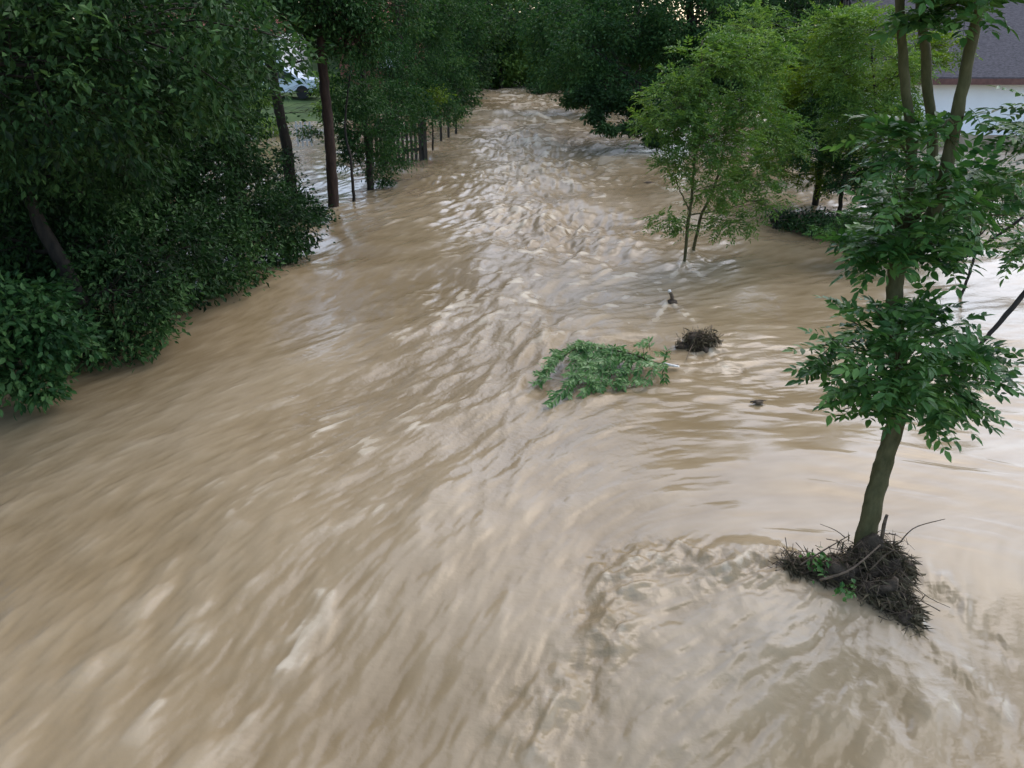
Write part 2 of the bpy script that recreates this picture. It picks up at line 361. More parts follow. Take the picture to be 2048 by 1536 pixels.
    silt_shade = .5 + .15 * s + .12 * mm + .07 * f + .12 * samp(x, y, 1.7)
    silt_shade = silt_shade - .38 * seg * np.exp(-(drim / .16) ** 2) * (1 - ss(y, 5.3, 5.6)) * np.clip(.7 + .5 * turb, 0, 1.3) + .03 * step - .12 * ss(-x, 1.5, 5)  # also falls towards the left bank: tree shade put into the water colour
    rg_ = np.clip(.25 + rough * .8 + rimw * .5 * seg + .05 * step - .6 * smooth_r * (1 - rimw), .04, 1)
    return h, np.clip(foam, 0, 1), np.clip(silt_shade, 0, 1), rg_
g1 = G(1368, 528); g2 = G(1382, 502); g3 = G(1340, 604); g4 = G(1395, 692); g5 = G(665, 418)
STEMS = [(g1[0], g1[1], .13, .035), (g2[0], g2[1], .12, .03), (g3[0], g3[1], .12, .045), (g4[0] + .05, g4[1], .28, .05), (g5[0], g5[1], .25, .04),
         (3.35, 4.75, .2, .02)]
def axis(segs):
    out = [np.array([segs[0][0]])]
    for a, b, d0, d1 in segs:
        # spacing moves from d0 to d1
        n_ = max(2, int(round((b - a) / ((d1 - d0) / math.log(d1 / d0) if d1 != d0 else d0))))
        t = np.linspace(0, 1, n_ + 1)[1:]
        k = d1 / d0
        out.append(a + (b - a) * ((k ** t - 1) / (k - 1) if k != 1 else t))
    return np.concatenate(out)
xs = axis([(-90, -14, 3.0, .25), (-14, -5, .25, .018), (-5, 4.6, .0115, .0115), (4.6, 16, .0115, .14), (16, 90, .12, 4.0)])
ys = axis([(-12, 2.2, .6, .02), (2.2, 5.5, .0095, .0095), (5.5, 12, .0095, .02), (12, 34, .02, .07), (34, 75, .07, .5), (75, 160, .5, 6)])
X, Y = np.meshgrid(xs, ys); Xf, Yf = X.ravel(), Y.ravel()
H, FO, SI, RO = height(Xf, Yf)
nx, ny = len(xs), len(ys); print('water grid', nx, ny)
i = (np.arange(ny - 1)[:, None] * nx + np.arange(nx - 1)[None, :]).ravel()
F = np.stack([i, i + 1, i + nx + 1, i + nx], -1)
wo_ = build('water', [(np.stack([Xf, Yf, H], -1), F)], M['water'], attrs={'foam': FO, 'silt_shade': SI, 'churn': RO}); wo_['kind'] = 'structure'

# ------------------------------------------------------------------ ground (bed under the flood, dry behind the left bank)
gx = np.concatenate([[-400, -200], np.linspace(-90, 90, 91), [200, 400]]); gy = np.concatenate([[-60], np.linspace(-12, 150, 82), [250, 400, 600]])
GX, GY = np.meshgrid(gx, gy); gxf, gyf = GX.ravel(), GY.ravel()
def gz(x, y):
    lb = np.interp(y, [-12, 8, 15, 20, 30, 60], [-7.4, -7.4, -6.4, -9, -6, -3])
    z = -1.5 + 1.42 * ss(lb - x, -2.5, 0)                          # submerged bank shelf
    z = z + .55 * ss(lb - x, 0, 2.5) * (1 - ss(y, 14, 17))          # left bank near the bridge
    z = z + .75 * ss(y, 36, 42) * ss(-x, 7, 10) + 2.3 * ss(y, 59, 66) + .4 * ss(x, 14, 20) * ss(y, 34, 40)
    z = z + .12 * samp(x, y, 1.5)
    return z
gg = build('ground', [(np.stack([gxf, gyf, gz(gxf, gyf)], -1), (lambda a, b: (lambda i: np.stack([i, i + 1, i + b + 1, i + b], -1))((np.arange(a - 1)[:, None] * b + np.arange(b - 1)[None, :]).ravel()))(len(gy), len(gx)))], M['turf'])
gg['kind'] = 'structure'

# ------------------------------------------------------------------ tree builder
def tree(name, label, cat, seed, base, stems, blobs, leafm, barkm='bark', group=None, leaf=.10, dens=1.0, comp=False, clump=.45, trunk_name='trunk', fine=False, twigs=True, spread=1.0, pairs=4, wid=.5, flat=.7, shell=.45):
    """stems: [(points, r0, r1)], blobs: [(cx,cy,cz, rx,ry,rz, weight)] in world metres"""
    rg = np.random.default_rng(seed)
    t = thing(name, label, cat, base, group)
    wood, sp_pts = [], []
    for (pts, r0, r1) in stems:
        pts = np.asarray(pts, float); wood.append(tube(pts, r0, r1, 10 if r0 > .05 else 6, max(6, len(pts) * 6), rg, .02))
        sp_pts.append(smoothpath(pts, 24))
    SP = np.concatenate(sp_pts) if sp_pts else np.array([base], float)
    O, D, Ls, CO = [], [], [], []
    for (cx, cy, cz, rx, ry, rz, wt) in blobs:
        c = np.array([cx, cy, cz]); r = np.array([rx, ry, rz])
        # limb from the stem, starting below the blob centre
        dd = np.linalg.norm(SP - (c - np.array([0, 0, rz * .5])), axis=1) + np.where(SP[:, 2] > cz, 1.0, 0); s = SP[np.argmin(dd)]
        rr0 = max(.010, min(.07, .02 * np.linalg.norm(r)))
        if np.linalg.norm(s - c) > .25:
            wood.append(tube([s, (s * .55 + c * .45) + rg.normal(0, .08, 3) * rx, c], rr0, rr0 * .45, 6, 7, rg, .02))
        area = (rx * ry + ry * rz + rx * rz) / 3 * 4 * math.pi
        nc = max(5, int(area / (clump ** 2) * (1.9 if comp else 1.7) * wt * dens))
        v = norm(rg.normal(0, 1, (nc, 3))); rad = rg.uniform(shell, 1.08, (nc, 1)); rad = rad ** .8
        cc = c + v * r * rad
        if twigs:
            pick = rg.permutation(nc)[:min(nc, 16)]
            for q in pick:
                a = s + (c - s) * rg.uniform(.35, 1.0); b = cc[q]; mdl = (a + b) / 2 + np.array([0, 0, .08 * np.linalg.norm(b - a)]) + rg.normal(0, .03, 3)
                wood.append(tube([a, mdl, b], rr0 * .35, rr0 * .12, 4, 5))
        if comp:
            k = 7; oc = np.repeat(cc, k, 0); vv = np.repeat(v, k, 0)
            d = norm(vv * .9 + rg.normal(0, .75, oc.shape) + np.array([0, 0, .15])); d[:, 2] *= .55; d = norm(d)
            O.append(oc + rg.normal(0, clump * .22, oc.shape)); D.append(d); Ls.append(rg.uniform(.7, 1.2, len(oc)) * clump * .75)
        else:
            leaf_ = leaf * 1.15; k = int(2.3 * (clump / leaf_) ** 2) + 6
            oc = np.repeat(cc, k, 0); vv = np.repeat(v, k, 0)
            csz = np.repeat(rg.uniform(.55, 1.35, (nc, 1)), k, 0); off = rg.normal(0, 1, oc.shape) * clump * .40 * csz * np.array([1, 1, flat * .8])
            d = norm(off / clump + vv * .4 + rg.normal(0, .5, oc.shape) - np.array([0, 0, .35]))
            O.append(oc + off); D.append(d); Ls.append(rg.uniform(.65, 1.25, len(oc)) * leaf_)
    O, D, Ls = map(np.concatenate, (O, D, Ls))
    ok = O[:, 2] > .03; O, D, Ls = O[ok], D[ok], Ls[ok]
    if comp: parts = compound(O, D, Ls, rg, pairs, leaf, wid if wid != .5 else .38, fine, .003 if fine else 0)
    else: parts = [(leaves6 if fine else leaves4)(O, D, Ls, rg, wid)]
    if wood: build(trunk_name, wood, M[barkm], t)
    build('crown', parts, M[leafm], t, smooth=False)
    return t
def blob(px, py, Yd, rx, rz, ry=None, wt=1.0):
    c = P(px, py, Yd); return (c[0], c[1], c[2], rx, ry or rx * .8, rz, wt)

# --- left bank, from the camera outwards
def LT(label, seed, base, trunk, blobs, mat, name='leafy_tree', cat='tree', group='trees on the left bank', **kw):
    return tree(name, label, cat, seed, base, trunk, blobs, mat, group=group, **kw)
LT('low bluish-green bush leaning over the water at the left edge', 11, (-6.6, 8.0, 0), [([(-6.6, 8.2, -.3), (-6.2, 8.1, .6), (-5.6, 8.0, 1.1)], .05, .02)],
   [blob(40, 640, 8.0, .62, .42), blob(110, 680, 8.1, .42, .35), blob(20, 730, 7.9, .55, .38), blob(-90, 640, 8.0, .7, .6), blob(60, 770, 7.8, .35, .2)], 'leaf_blue', name='bush', cat='bush', leaf=.085, clump=.2, dens=.8, fine=True, group='bushes on the left bank')
LT('dark tree behind the bluish bush with a leaning trunk at the left', 12, (-6.2, 9.6, 0), [([(-5.6, 9.7, -.3), (-5.85, 9.8, 1.0), (-6.3, 10.0, 2.4), (-6.6, 10.3, 6)], .12, .05)],
   [blob(240, 580, 9.8, .85, .6), blob(260, 660, 9.6, .55, .28), blob(190, 700, 9.3, .6, .28), blob(330, 520, 11, .9, .7), blob(150, 480, 10.8, 1.1, .7), blob(0, 470, 10.5, 1.3, .9), blob(90, 330, 10.5, 1.4, .9)], 'leaf_dark', leaf=.085, clump=.30, dens=.75)
LT('broad dark tree filling the upper left corner with hanging foliage', 13, (-7.5, 9.0, 0), [([(-7.6, 9, -.3), (-7.5, 9, 3), (-7.0, 9.2, 8.5)], .2, .06)],
   [blob(60, 130, 8.6, 1.5, 1.1), blob(230, 220, 10, 1.4, 1.0), blob(330, 60, 9.5, 1.5, 1.0), (-6.8, 8.6, 6.4, 2.6, 2.4, 1.8, .6), (-5.4, 9.5, 8, 2.6, 2.6, 1.8, .6), (-8.5, 10, 5, 2, 2, 2, .5)], 'leaf_dark', leaf=.09, clump=.36, dens=.7)
LT('dark round-headed tree on the left bank, its foliage dipping into the brown water', 14, (-5.4, 13.2, 0), [([(-5.5, 13.4, -.3), (-5.6, 13.4, 2.5), (-5.9, 13.6, 8)], .16, .05)],
   [blob(430, 500, 12.6, 1.0, .65), blob(520, 480, 13.8, .85, .55), blob(400, 570, 11.8, .7, .3), blob(560, 430, 14.5, .8, .55), blob(340, 420, 12.5, 1.1, .8), blob(250, 340, 12.5, 1.3, .9), blob(440, 330, 13.5, .9, .5), blob(570, 480, 14.2, .5, .3)], 'leaf_dark', leaf=.085, clump=.32, dens=.8)
LT('tall shaded tree behind the round-headed tree, its crown high above the bank', 15, (-8, 14, 0), [([(-8, 14, -.2), (-7.8, 14, 4), (-7.3, 14, 9.5)], .2, .05)],
   [blob(380, 190, 13.5, 1.5, 1.0), blob(430, 30, 14, 1.0, .9), blob(180, 60, 13, 1.6, 1.2), (-7, 13.6, 7.2, 3, 2.6, 2.0, .5), (-6.0, 13.2, 9.2, 2.6, 2.4, 1.6, .5), (-10, 14, 6, 2.4, 2.4, 2.6, .4), blob(60, 240, 13.5, 1.8, 1.4)], 'leaf_dark', leaf=.085, clump=.40, dens=.65)
c5 = G(470, 425)
LT('thick dark-trunked tree standing in floodwater left of the two slim trunks', 16, c5, [([(c5[0], c5[1], -.4), P(468, 330, c5[1]), P(455, 180, c5[1]), P(440, -40, c5[1]), P(400, -600, c5[1])], .26, .10)],
   [blob(400, 260, 16.5, 1.0, .6), blob(470, 300, 17.5, .5, .5), blob(485, 90, 17, .3, .9), blob(420, 120, 17, 1.3, .9), (-6.2, 17, 6.8, 2.6, 2.3, 1.7, .5), (-7.6, 17, 9.2, 2.6, 2.3, 1.7, .5), blob(445, 385, 17.8, .4, .3)], 'leaf_dark', leaf=.085, clump=.38, dens=.7)
c6 = G(585, 400)
LT('slim dark tree leaning left with ivy low on its trunk, beside the bright garden', 17, c6, [([(c6[0], c6[1], -.4), P(574, 300, c6[1]), P(556, 210, c6[1]), P(540, 110, c6[1]), P(520, -60, c6[1]), P(500, -500, c6[1])], .15, .07), ([P(548, 130, c6[1]), P(575, 127, c6[1] - .3), P(625, 118, c6[1] - .5)], .035, .015)],
   [blob(590, -10, 18.5, 1.3, .75), blob(575, 330, 19, .28, .55), blob(680, 60, 19, 1.0, .7), (-5.2, 19, 6.6, 2.4, 2.2, 1.6, .5), (-6.0, 19, 9, 2.5, 2.2, 1.6, .5), blob(505, 340, 19.5, .3, .25)], 'leaf_dark', leaf=.085, clump=.38, dens=.75)
c7 = G(664, 420)
LT('straight reddish-brown trunk standing in the water at the bank, crown above', 18, c7, [([(c7[0], c7[1], -.5), P(663, 340, c7[1]), P(655, 230, c7[1]), P(645, 130, c7[1]), P(640, -40, c7[1]), P(636, -560, c7[1])], .135, .09)],
   [blob(720, 80, 18.6, .8, .5), blob(640, 0, 18.2, 1.3, .6), blob(760, 20, 19.5, 1.2, .8), (-3.9, 18.8, 6.8, 2.6, 2.4, 1.7, .5), (-4.2, 18.8, 9.2, 2.4, 2.2, 1.6, .5)], 'leaf_mid', barkm='bark_brown', leaf=.085, clump=.38, dens=.7)
c8 = G(620, 445)
LT('low yellow-green bush at the foot of the reddish-brown trunk', 19, c8, [([(c8[0] - .4, c8[1], -.3), (c8[0] - .2, c8[1], .3)], .03, .015)],
   [blob(590, 420, c8[1] + .3, .55, .32), blob(635, 435, c8[1] + .2, .35, .2), blob(540, 410, c8[1] + .4, .5, .35)], 'leaf_mid', name='bush', cat='bush', leaf=.085, clump=.22, dens=.9, group='bushes on the left bank')
c9 = G(740, 378)
LT('bushy tree with two thin trunks at the water just right of the reddish trunk', 20, c9, [([(c9[0], c9[1], -.4), P(738, 330, c9[1]), P(728, 200, c9[1]), P(720, 20, c9[1]), (c9[0] - .4, c9[1], 7)], .10, .04), ([G(708, 405), P(703, 330, 19.2), P(690, 250, 19.6), P(700, 150, 20)], .045, .02)],
   [blob(730, 260, 20.6, 1.0, .75), blob(790, 320, 22, .55, .35), blob(755, 352, 21.2, .35, .25), blob(700, 190, 20.5, .8, .6), blob(800, 230, 22.5, 1.0, .8), blob(700, 320, 20.5, .3, .25), blob(610, 265, 22, .35, .10), (-3.8, 21, 5.8, 2, 1.8, 1.4, .5)], 'leaf_mid', leaf=.08, clump=.34, dens=.85)
c10 = G(800, 345)
LT('dark leafy tree overhanging the picket fence on the left bank', 21, c10, [([(c10[0] - .8, c10[1] + 1.5, -.3), P(790, 220, 25), P(800, 60, 25.5), (-4, 25.5, 8.5)], .13, .05)],
   [blob(815, 190, 25.5, .9, .75), blob(860, 200, 26.5, .8, .6), blob(840, 100, 26.5, 1.3, .85), blob(770, 130, 24.5, 1.1, .7), blob(840, 20, 27, 1.6, .9), blob(895, 225, 27.5, .45, .42), (-3.6, 26, 6.5, 2.6, 2.4, 1.6, .5), (-4.2, 26, 9, 2.4, 2.4, 1.6, .5)], 'leaf_mid', leaf=.085, clump=.38, dens=.85)
LT('small yellow-green shrub glowing among dark foliage behind the picket fence', 22, P(865, 260, 28.2) * [1, 1, 0], [([P(865, 280, 28.2) * [1, 1, 0], P(865, 215, 28)], .04, .02)],
   [blob(872, 178, 25.4, .3, .10, .3), blob(850, 196, 25.3, .36, .16, .3), blob(838, 184, 25.3, .14, .08, .3), blob(884, 192, 25.3, .2, .12, .3), blob(860, 215, 25.4, .2, .08, .2)], 'leaf_yellow', name='bush', cat='shrub', leaf=.09, clump=.26, dens=.5, group='bushes on the left bank')
LT('dark tree past the picket fence, leaning out over the left river edge', 23, (-3.8, 33, 0), [([(-4.1, 33.5, -.3), (-4, 33.5, 3), (-3.6, 33.5, 8)], .15, .05)],
   [blob(890, 130, 33, 1.3, 1.0), blob(925, 180, 36, .7, .7), blob(900, 40, 34, 1.8, 1.0), blob(925, 215, 40, .45, .3), (-3.4, 34, 6.6, 2.8, 2.8, 1.8, .5), (-3.6, 34, 9, 2.6, 2.6, 1.8, .5)], 'leaf_mid', leaf=.14, clump=.5, dens=.8)
LT('shaded tree closing the left bank near the river bend', 24, (-4.5, 46, 0), [([(-4.8, 46, -.3), (-4.6, 46, 4), (-4.2, 46, 9)], .18, .05)],
   [blob(930, 110, 46, 1.7, 1.5), blob(945, 30, 47, 2.2, 1.6), blob(905, 170, 45, 1.0, .8), (-4.4, 46, 7.6, 3, 3, 2.2, .5), blob(950, 150, 50, .9, .9)], 'leaf_dark', leaf=.17, clump=.6, dens=.75)
# understorey filling the dark left bank
for k, (x_, y_, r_, hgt, lab) in enumerate([(-8.3, 7.2, 1.2, 1.4, 'shaded bush behind the bluish bush at the left edge'), (-7.6, 10.8, 1.2, 1.1, 'dark undergrowth bush behind the leaning trunk on the left'),
        (-7.4, 12.8, 1.3, 1.4, 'dark undergrowth bush behind the round-headed tree'), (-9.6, 16.5, 1.4, 1.3, 'shaded bush left of the thick dark trunk'), (-9.8, 21, 1.3, .9, 'leafy bush in the flooded garden behind the thick trunk')]):
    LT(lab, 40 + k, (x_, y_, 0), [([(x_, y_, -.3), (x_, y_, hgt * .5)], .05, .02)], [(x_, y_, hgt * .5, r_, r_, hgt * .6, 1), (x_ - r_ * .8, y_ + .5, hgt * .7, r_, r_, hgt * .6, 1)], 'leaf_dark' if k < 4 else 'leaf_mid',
       name='bush', cat='bush', leaf=.12, clump=.4, dens=.7, group='bushes on the left bank')
# taller trees standing further left, shading the near bank
for k, (x_, y_, lab) in enumerate([(-9.5, 5.0, 'large dark tree out beyond the left edge'), (-12.5, 12.0, 'dark tree deep in the wood behind the upper-left foliage'), (-13.5, 19.5, 'shaded tree behind the thick dark trunk, deep left')]):
    LT(lab, 50 + k, (x_, y_, 0), [([(x_, y_, -.3), (x_ + .3, y_, 4), (x_ + .4, y_, 10)], .22, .06)],
       ([(-5.6, 4.2, 8.2, 2.8, 2.6, 1.3, .6), (-6.8, 6.6, 7.4, 2.6, 2.4, 1.4, .6), (-7.6, 2.5, 6.5, 2.6, 2.6, 1.6, .6)] if k == 0 else []) + [(x_, y_, 3.2, 2.4, 2.4, 1.6, .6), (x_ + .8, y_ + .4, 6, 3, 2.8, 2.0, .5), (x_, y_, 9, 2.8, 2.8, 2.0, .5), (x_ - .5, y_, 1.6, 2, 2, 1.2, .6)], 'leaf_dark', leaf=.14, clump=.5, dens=.6)  # first tree's overhanging crowns are out of view, added to shade the left water

# --- far end of the river and background woods
cf = G(1003, 176)
tree('small_tree', 'small dark tree standing in mid-river at the far end', 'tree', 60, cf, [([(cf[0], cf[1], -.4), (cf[0] - .05, cf[1], 1.2), (cf[0] + .1, cf[1], 3.4)], .16, .05), ([(cf[0], cf[1], .3), (cf[0] + .6, cf[1], 2.2)], .08, .03)],
     [blob(1000, 110, cf[1], 1.0, 1.1), blob(1010, 60, cf[1], 1.4, 1.2), blob(985, 150, cf[1], .6, .35)], 'leaf_dark', leaf=.16, clump=.5, dens=.7)
cb = G(1080, 188)
tree('bush', 'bluish-green bush at the right water edge near the far end', 'bush', 61, cb, [([(cb[0], cb[1], -.3), (cb[0] + .2, cb[1], .6)], .05, .02)],
     [blob(1078, 178, cb[1], .75, .35), blob(1110, 165, cb[1] + 1, 1.0, .7)], 'leaf_blue', leaf=.14, clump=.35, dens=.9)
bgt = [(-34, 58), (-27, 66), (-20, 60), (-15, 70), (-10, 63), (-5.5, 68), (-1, 72), (3.5, 70), (8, 66), (12, 71), (17, 62), (24, 58), (31, 64), (-6.5, 58), (5.5, 60), (-.5, 61), (2.6, 63), (-3.4, 62), (-23, 50), (-30, 45), (13.5, 55), (19, 52), (38, 50), (42, 60), (-16.5, 52)]
for k, (x_, y_) in enumerate(bgt):
    rg = np.random.default_rng(400 + k); hh = rg.uniform(9, 13); rr = rg.uniform(2.4, 3.4)
    bl = [(x_ + rg.normal(0, rr * .45), y_ + rg.normal(0, rr * .3), z_, rr * rg.uniform(.7, 1.1), rr * .9, hh * .17, .8) for z_ in [.9] + list(np.linspace(1.8, hh, 5))]
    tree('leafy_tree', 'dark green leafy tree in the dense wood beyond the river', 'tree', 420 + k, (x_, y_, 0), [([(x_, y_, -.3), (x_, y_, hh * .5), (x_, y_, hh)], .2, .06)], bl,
         'leaf_light' if -4 < x_ < 4 and y_ < 64 else ['leaf_mid', 'leaf_mid', 'leaf_dark'][k % 3], leaf=.26, clump=.85, dens=.75, twigs=False, group='background woodland trees')  # paler leaf colour on the channel-end trees offsets the deep shade there

# --- right bank: big dark tree overhanging the river
tree('leafy_tree', 'big dark tree overhanging the rapids from the right bank', 'tree', 70, (7.2, 31.5, 0), [([(7.4, 31.5, -.3), (7.0, 31.3, 2.2), (6.4, 31.0, 5), (6.4, 31, 9)], .24, .07), ([(7, 31.3, 1.6), (5.6, 30, 2.2), (4.6, 28.5, 1.3)], .08, .02)],
     [blob(1180, 90, 30, 1.5, 1.1), blob(1260, 50, 31, 1.8, 1.2), blob(1330, 110, 31, 1.6, 1.2), blob(1200, 160, 29.5, 1.0, .55), blob(1280, 190, 29, .9, .6), blob(1130, 140, 32, .9, .7), blob(1160, 30, 33, 1.6, 1.0), blob(1120, 60, 36, 1.6, 1.2),
      blob(1360, 200, 28, 1.0, .7), (5.8, 31, 7, 3, 2.8, 2, .5), (6.2, 31, 9.6, 2.6, 2.6, 1.6, .5), blob(1400, 40, 30, 1.8, 1.2)], 'leaf_mid', leaf=.13, clump=.46, dens=.85)
tree('hanging_branch', 'dark leafy branch trailing over the water under the big right-bank tree', 'branch', 71, P(1230, 240, 27.8), [([P(1340, 190, 29), P(1280, 240, 28), P(1200, 262, 27.6)], .04, .012)],
     [blob(1215, 258, 27.6, .45, .10, .3), blob(1270, 255, 27.8, .5, .16, .4), blob(1310, 280, 27.5, .4, .18, .3), blob(1200, 215, 28.5, .3, .14, .3), blob(1150, 200, 31, .5, .2), blob(1180, 190, 29, .6, .3), blob(1240, 200, 28.5, .6, .35), blob(1330, 230, 28, .5, .35), blob(1190, 235, 28, .35, .1, .3), blob(1290, 225, 28.5, .5, .25, .4)], 'leaf_dark', leaf=.13, clump=.25, dens=2.0)
tree('leafy_tree', 'dark tree further up the right bank at the river narrows', 'tree', 72, (6.4, 42, 0), [([(6.6, 42, -.3), (6.2, 42, 4), (6, 42, 9)], .2, .06)],
     [blob(1120, 120, 42, 1.7, 1.3), blob(1110, 40, 43, 2.2, 1.5), blob(1170, 90, 42, 2, 1.8), (5.4, 42, 7.6, 3, 3, 2, .5), blob(1150, 175, 41, .9, .4)], 'leaf_mid', leaf=.16, clump=.6, dens=.7)
tree('leafy_tree', 'shaded tree behind the light green sapling on the right', 'tree', 73, (11, 33, 0), [([(11, 33, -.3), (11, 33, 4), (11, 33, 8)], .2, .06)],
     [blob(1480, 40, 32, 2.2, 1.4), blob(1420, 130, 31, 1.6, 1.2), blob(1560, 60, 33, 2.2, 1.3), blob(1520, 170, 32, 1.6, 1.0), (11, 33, 6.5, 3, 3, 2, .5), blob(1640, 10, 34, 1.6, .8)], 'leaf_dark', leaf=.15, clump=.55, dens=.75)

# sapling in the stream
s1, s2 = g1, g2
tree('sapling', 'light green two-stemmed sapling standing alone in the stream', 'tree', 80, s1,
     [([(s1[0], s1[1], -.5), P(1376, 450, s1[1]), P(1385, 380, s1[1]), P(1395, 250, s1[1]), P(1405, 80, s1[1])], .034, .014),
      ([P(1378, 420, s1[1]), P(1362, 385, s1[1]), P(1345, 340, s1[1])], .016, .008),
      ([(s2[0], s2[1], -.5), P(1400, 440, s2[1]), P(1430, 370, s2[1]), P(1455, 250, s2[1]), P(1465, 120, s2[1])], .036, .014),
      ([P(1378, 430, 14.2), P(1440, 420, 14.4), P(1500, 402, 14.6)], .018, .008)],
     [blob(1410, 130, 14, .55, .5), blob(1350, 210, 13.8, .55, .5), blob(1470, 110, 14.3, .5, .4), blob(1540, 120, 14.6, .35, .28), blob(1420, 270, 13.6, .7, .5), blob(1500, 220, 14.2, .6, .5), blob(1360, 320, 13.6, .35, .3),
      blob(1560, 270, 14.6, .5, .35), blob(1440, 370, 13.9, .45, .32), blob(1500, 350, 14.3, .45, .28), blob(1450, 440, 14.1, .28, .22), blob(1330, 440, 13.6, .25, .07), blob(1370, 455, 13.8, .14, .08), blob(1540, 400, 14.5, .3, .14), blob(1300, 240, 14, .3, .15), blob(1500, 445, 14.3, .2, .10)],
     'leaf_light', barkm='bark_moss', leaf=.085, comp=True, clump=.30, dens=.75, wid=.34, group=None, shell=.3)
y1 = G(1630, 412)
tree('leafy_tree', 'yellow-green tree with a short dark trunk behind the debris on the right', 'tree', 81, y1,
     [([(y1[0], y1[1], -.4), P(1640, 340, y1[1]), P(1650, 240, y1[1]), P(1670, 120, y1[1]), P(1690, 0, y1[1])], .085, .03)],
     [blob(1700, 80, 18.5, .8, .65), blob(1650, 180, 18.6, .8, .6), blob(1590, 260, 18.8, .6, .45), blob(1760, 200, 18.5, .75, .6), blob(1720, 290, 18.6, .7, .4), blob(1600, 180, 19, .6, .45), blob(1830, 110, 19, .6, .45), blob(1560, 330, 18.8, .45, .3), blob(1640, 340, 18.8, .6, .28), blob(1740, 360, 18.4, .45, .25), blob(1800, 260, 18.8, .5, .4), blob(1900, 90, 19.5, .4, .25)],
     'leaf_yellow', leaf=.10, comp=True, clump=.34, dens=.85, wid=.36, shell=.3)
y2 = G(1680, 425)
tree('small_tree', 'darker green small tree beside the yellow-green one, over the debris', 'tree', 82, y2,
     [([(y2[0], y2[1], -.4), P(1684, 380, y2[1]), P(1700, 300, y2[1]), P(1730, 220, y2[1])], .06, .02)],
     [blob(1620, 300, 17.8, .55, .35), blob(1700, 350, 17.6, .5, .3), blob(1660, 220, 17.8, .6, .35), blob(1780, 340, 17.6, .5, .3)],
     'leaf_mid', leaf=.10, comp=True, clump=.34, dens=.8, wid=.36, shell=.3)

y3 = G(1770, 440)
tree('leafy_tree', 'loose bright green tree behind the dark stems, above the flooded lawn', 'tree', 83, y3,
     [([(y3[0], y3[1], -.4), P(1765, 360, y3[1]), P(1755, 240, y3[1]), P(1740, 60, y3[1])], .07, .02)],
     [blob(1740, 60, 16.3, .65, .45), blob(1690, 150, 16.2, .55, .4), blob(1800, 150, 16.5, .6, .45), blob(1760, 250, 16.0, .6, .4), blob(1700, 250, 16.2, .5, .35), blob(1660, 60, 16.8, .5, .35), blob(1830, 270, 16.4, .45, .35), blob(1800, 380, 16, .5, .25), blob(1880, 380, 16, .5, .25)],
     'leaf_light', leaf=.09, comp=True, clump=.32, dens=.7, wid=.36, shell=.3)
y4 = (9.6, 23.0, 0)
tree('leafy_tree', 'pale green tree filling the space between sapling and yellow-green tree', 'tree', 84, y4,
     [([(9.6, 23, -.4), (9.3, 23, 2), (9.0, 23, 4.6)], .09, .03)],
     [blob(1560, 130, 22.5, .9, .7), blob(1620, 90, 22.8, .9, .7), blob(1580, 220, 22.5, .8, .5), blob(1500, 60, 23, .8, .6), blob(1680, 170, 22.8, .8, .6), blob(1560, 300, 22, .6, .35)],
     'leaf_light', leaf=.11, comp=True, clump=.42, dens=.7, wid=.38, shell=.3)

for k, (px, py, Yd, lab) in enumerate([(1960, 420, 12.0, 'dark shrub in the floodwater below the white house'), (1760, 440, 14.0, 'leafy shrub in the floodwater behind the mossy near tree')]):
    c_ = P(px, py, Yd); c_ = c_ * [1, 1, 0]
    tree('bush', lab, 'shrub', 86 + k, c_, [([(c_[0], c_[1], -.4), (c_[0] + .1, c_[1], .5), (c_[0] + .1, c_[1], 1.0)], .03, .012)],
         [blob(px, py, Yd, .5, .2), blob(px + 70, py - 30, Yd + .3, .45, .22), blob(px - 70, py + 20, Yd - .2, .4, .16), blob(px + 20, py - 60, Yd, .35, .16)], 'leaf_near', leaf=.085, comp=True, clump=.28, dens=.6, wid=.38, shell=.3)

# ------------------------------------------------------------------ near ash tree snagged in front
nb_ = np.array([2.92, 5.12, 0.0])
near = thing('ash_tree', 'slim leaning tree with mossy trunk rising from the debris at lower right', 'tree', nb_)
rg = np.random.default_rng(90)
tp = [nb_ + [-.04, -.02, -.3], P(1722, 1120, 5.10), P(1742, 1020, 5.14), P(1766, 930, 5.2), P(1790, 850, 5.25), P(1800, 760, 5.3), P(1792, 660, 5.35), P(1790, 570, 5.4), P(1800, 470, 5.42)]
wood = [tube(tp, .084, .056, 16, 60, rg, .012, .6)]
wood.append(tube([P(1800, 480, 5.42), P(1824, 330, 5.4), P(1810, 170, 5.4), P(1800, 0, 5.4), P(1795, -260, 5.4), P(1790, -700, 5.4)], .036, .024, 10, 30, rg, .01))
wood.append(tube([P(1800, 500, 5.42), P(1862, 340, 5.5), P(1856, 170, 5.5), P(1842, 0, 5.5), P(1850, -260, 5.5), P(1860, -620, 5.5)], .038, .024, 10, 30, rg, .01))
wood.append(tube([P(1798, 540, 5.4), P(1870, 420, 5.3), P(1895, 330, 5.3), P(1925, 180, 5.3), P(1958, 0, 5.3), P(2010, -260, 5.3), P(2060, -700, 5.3)], .052, .028, 10, 36, rg, .01))
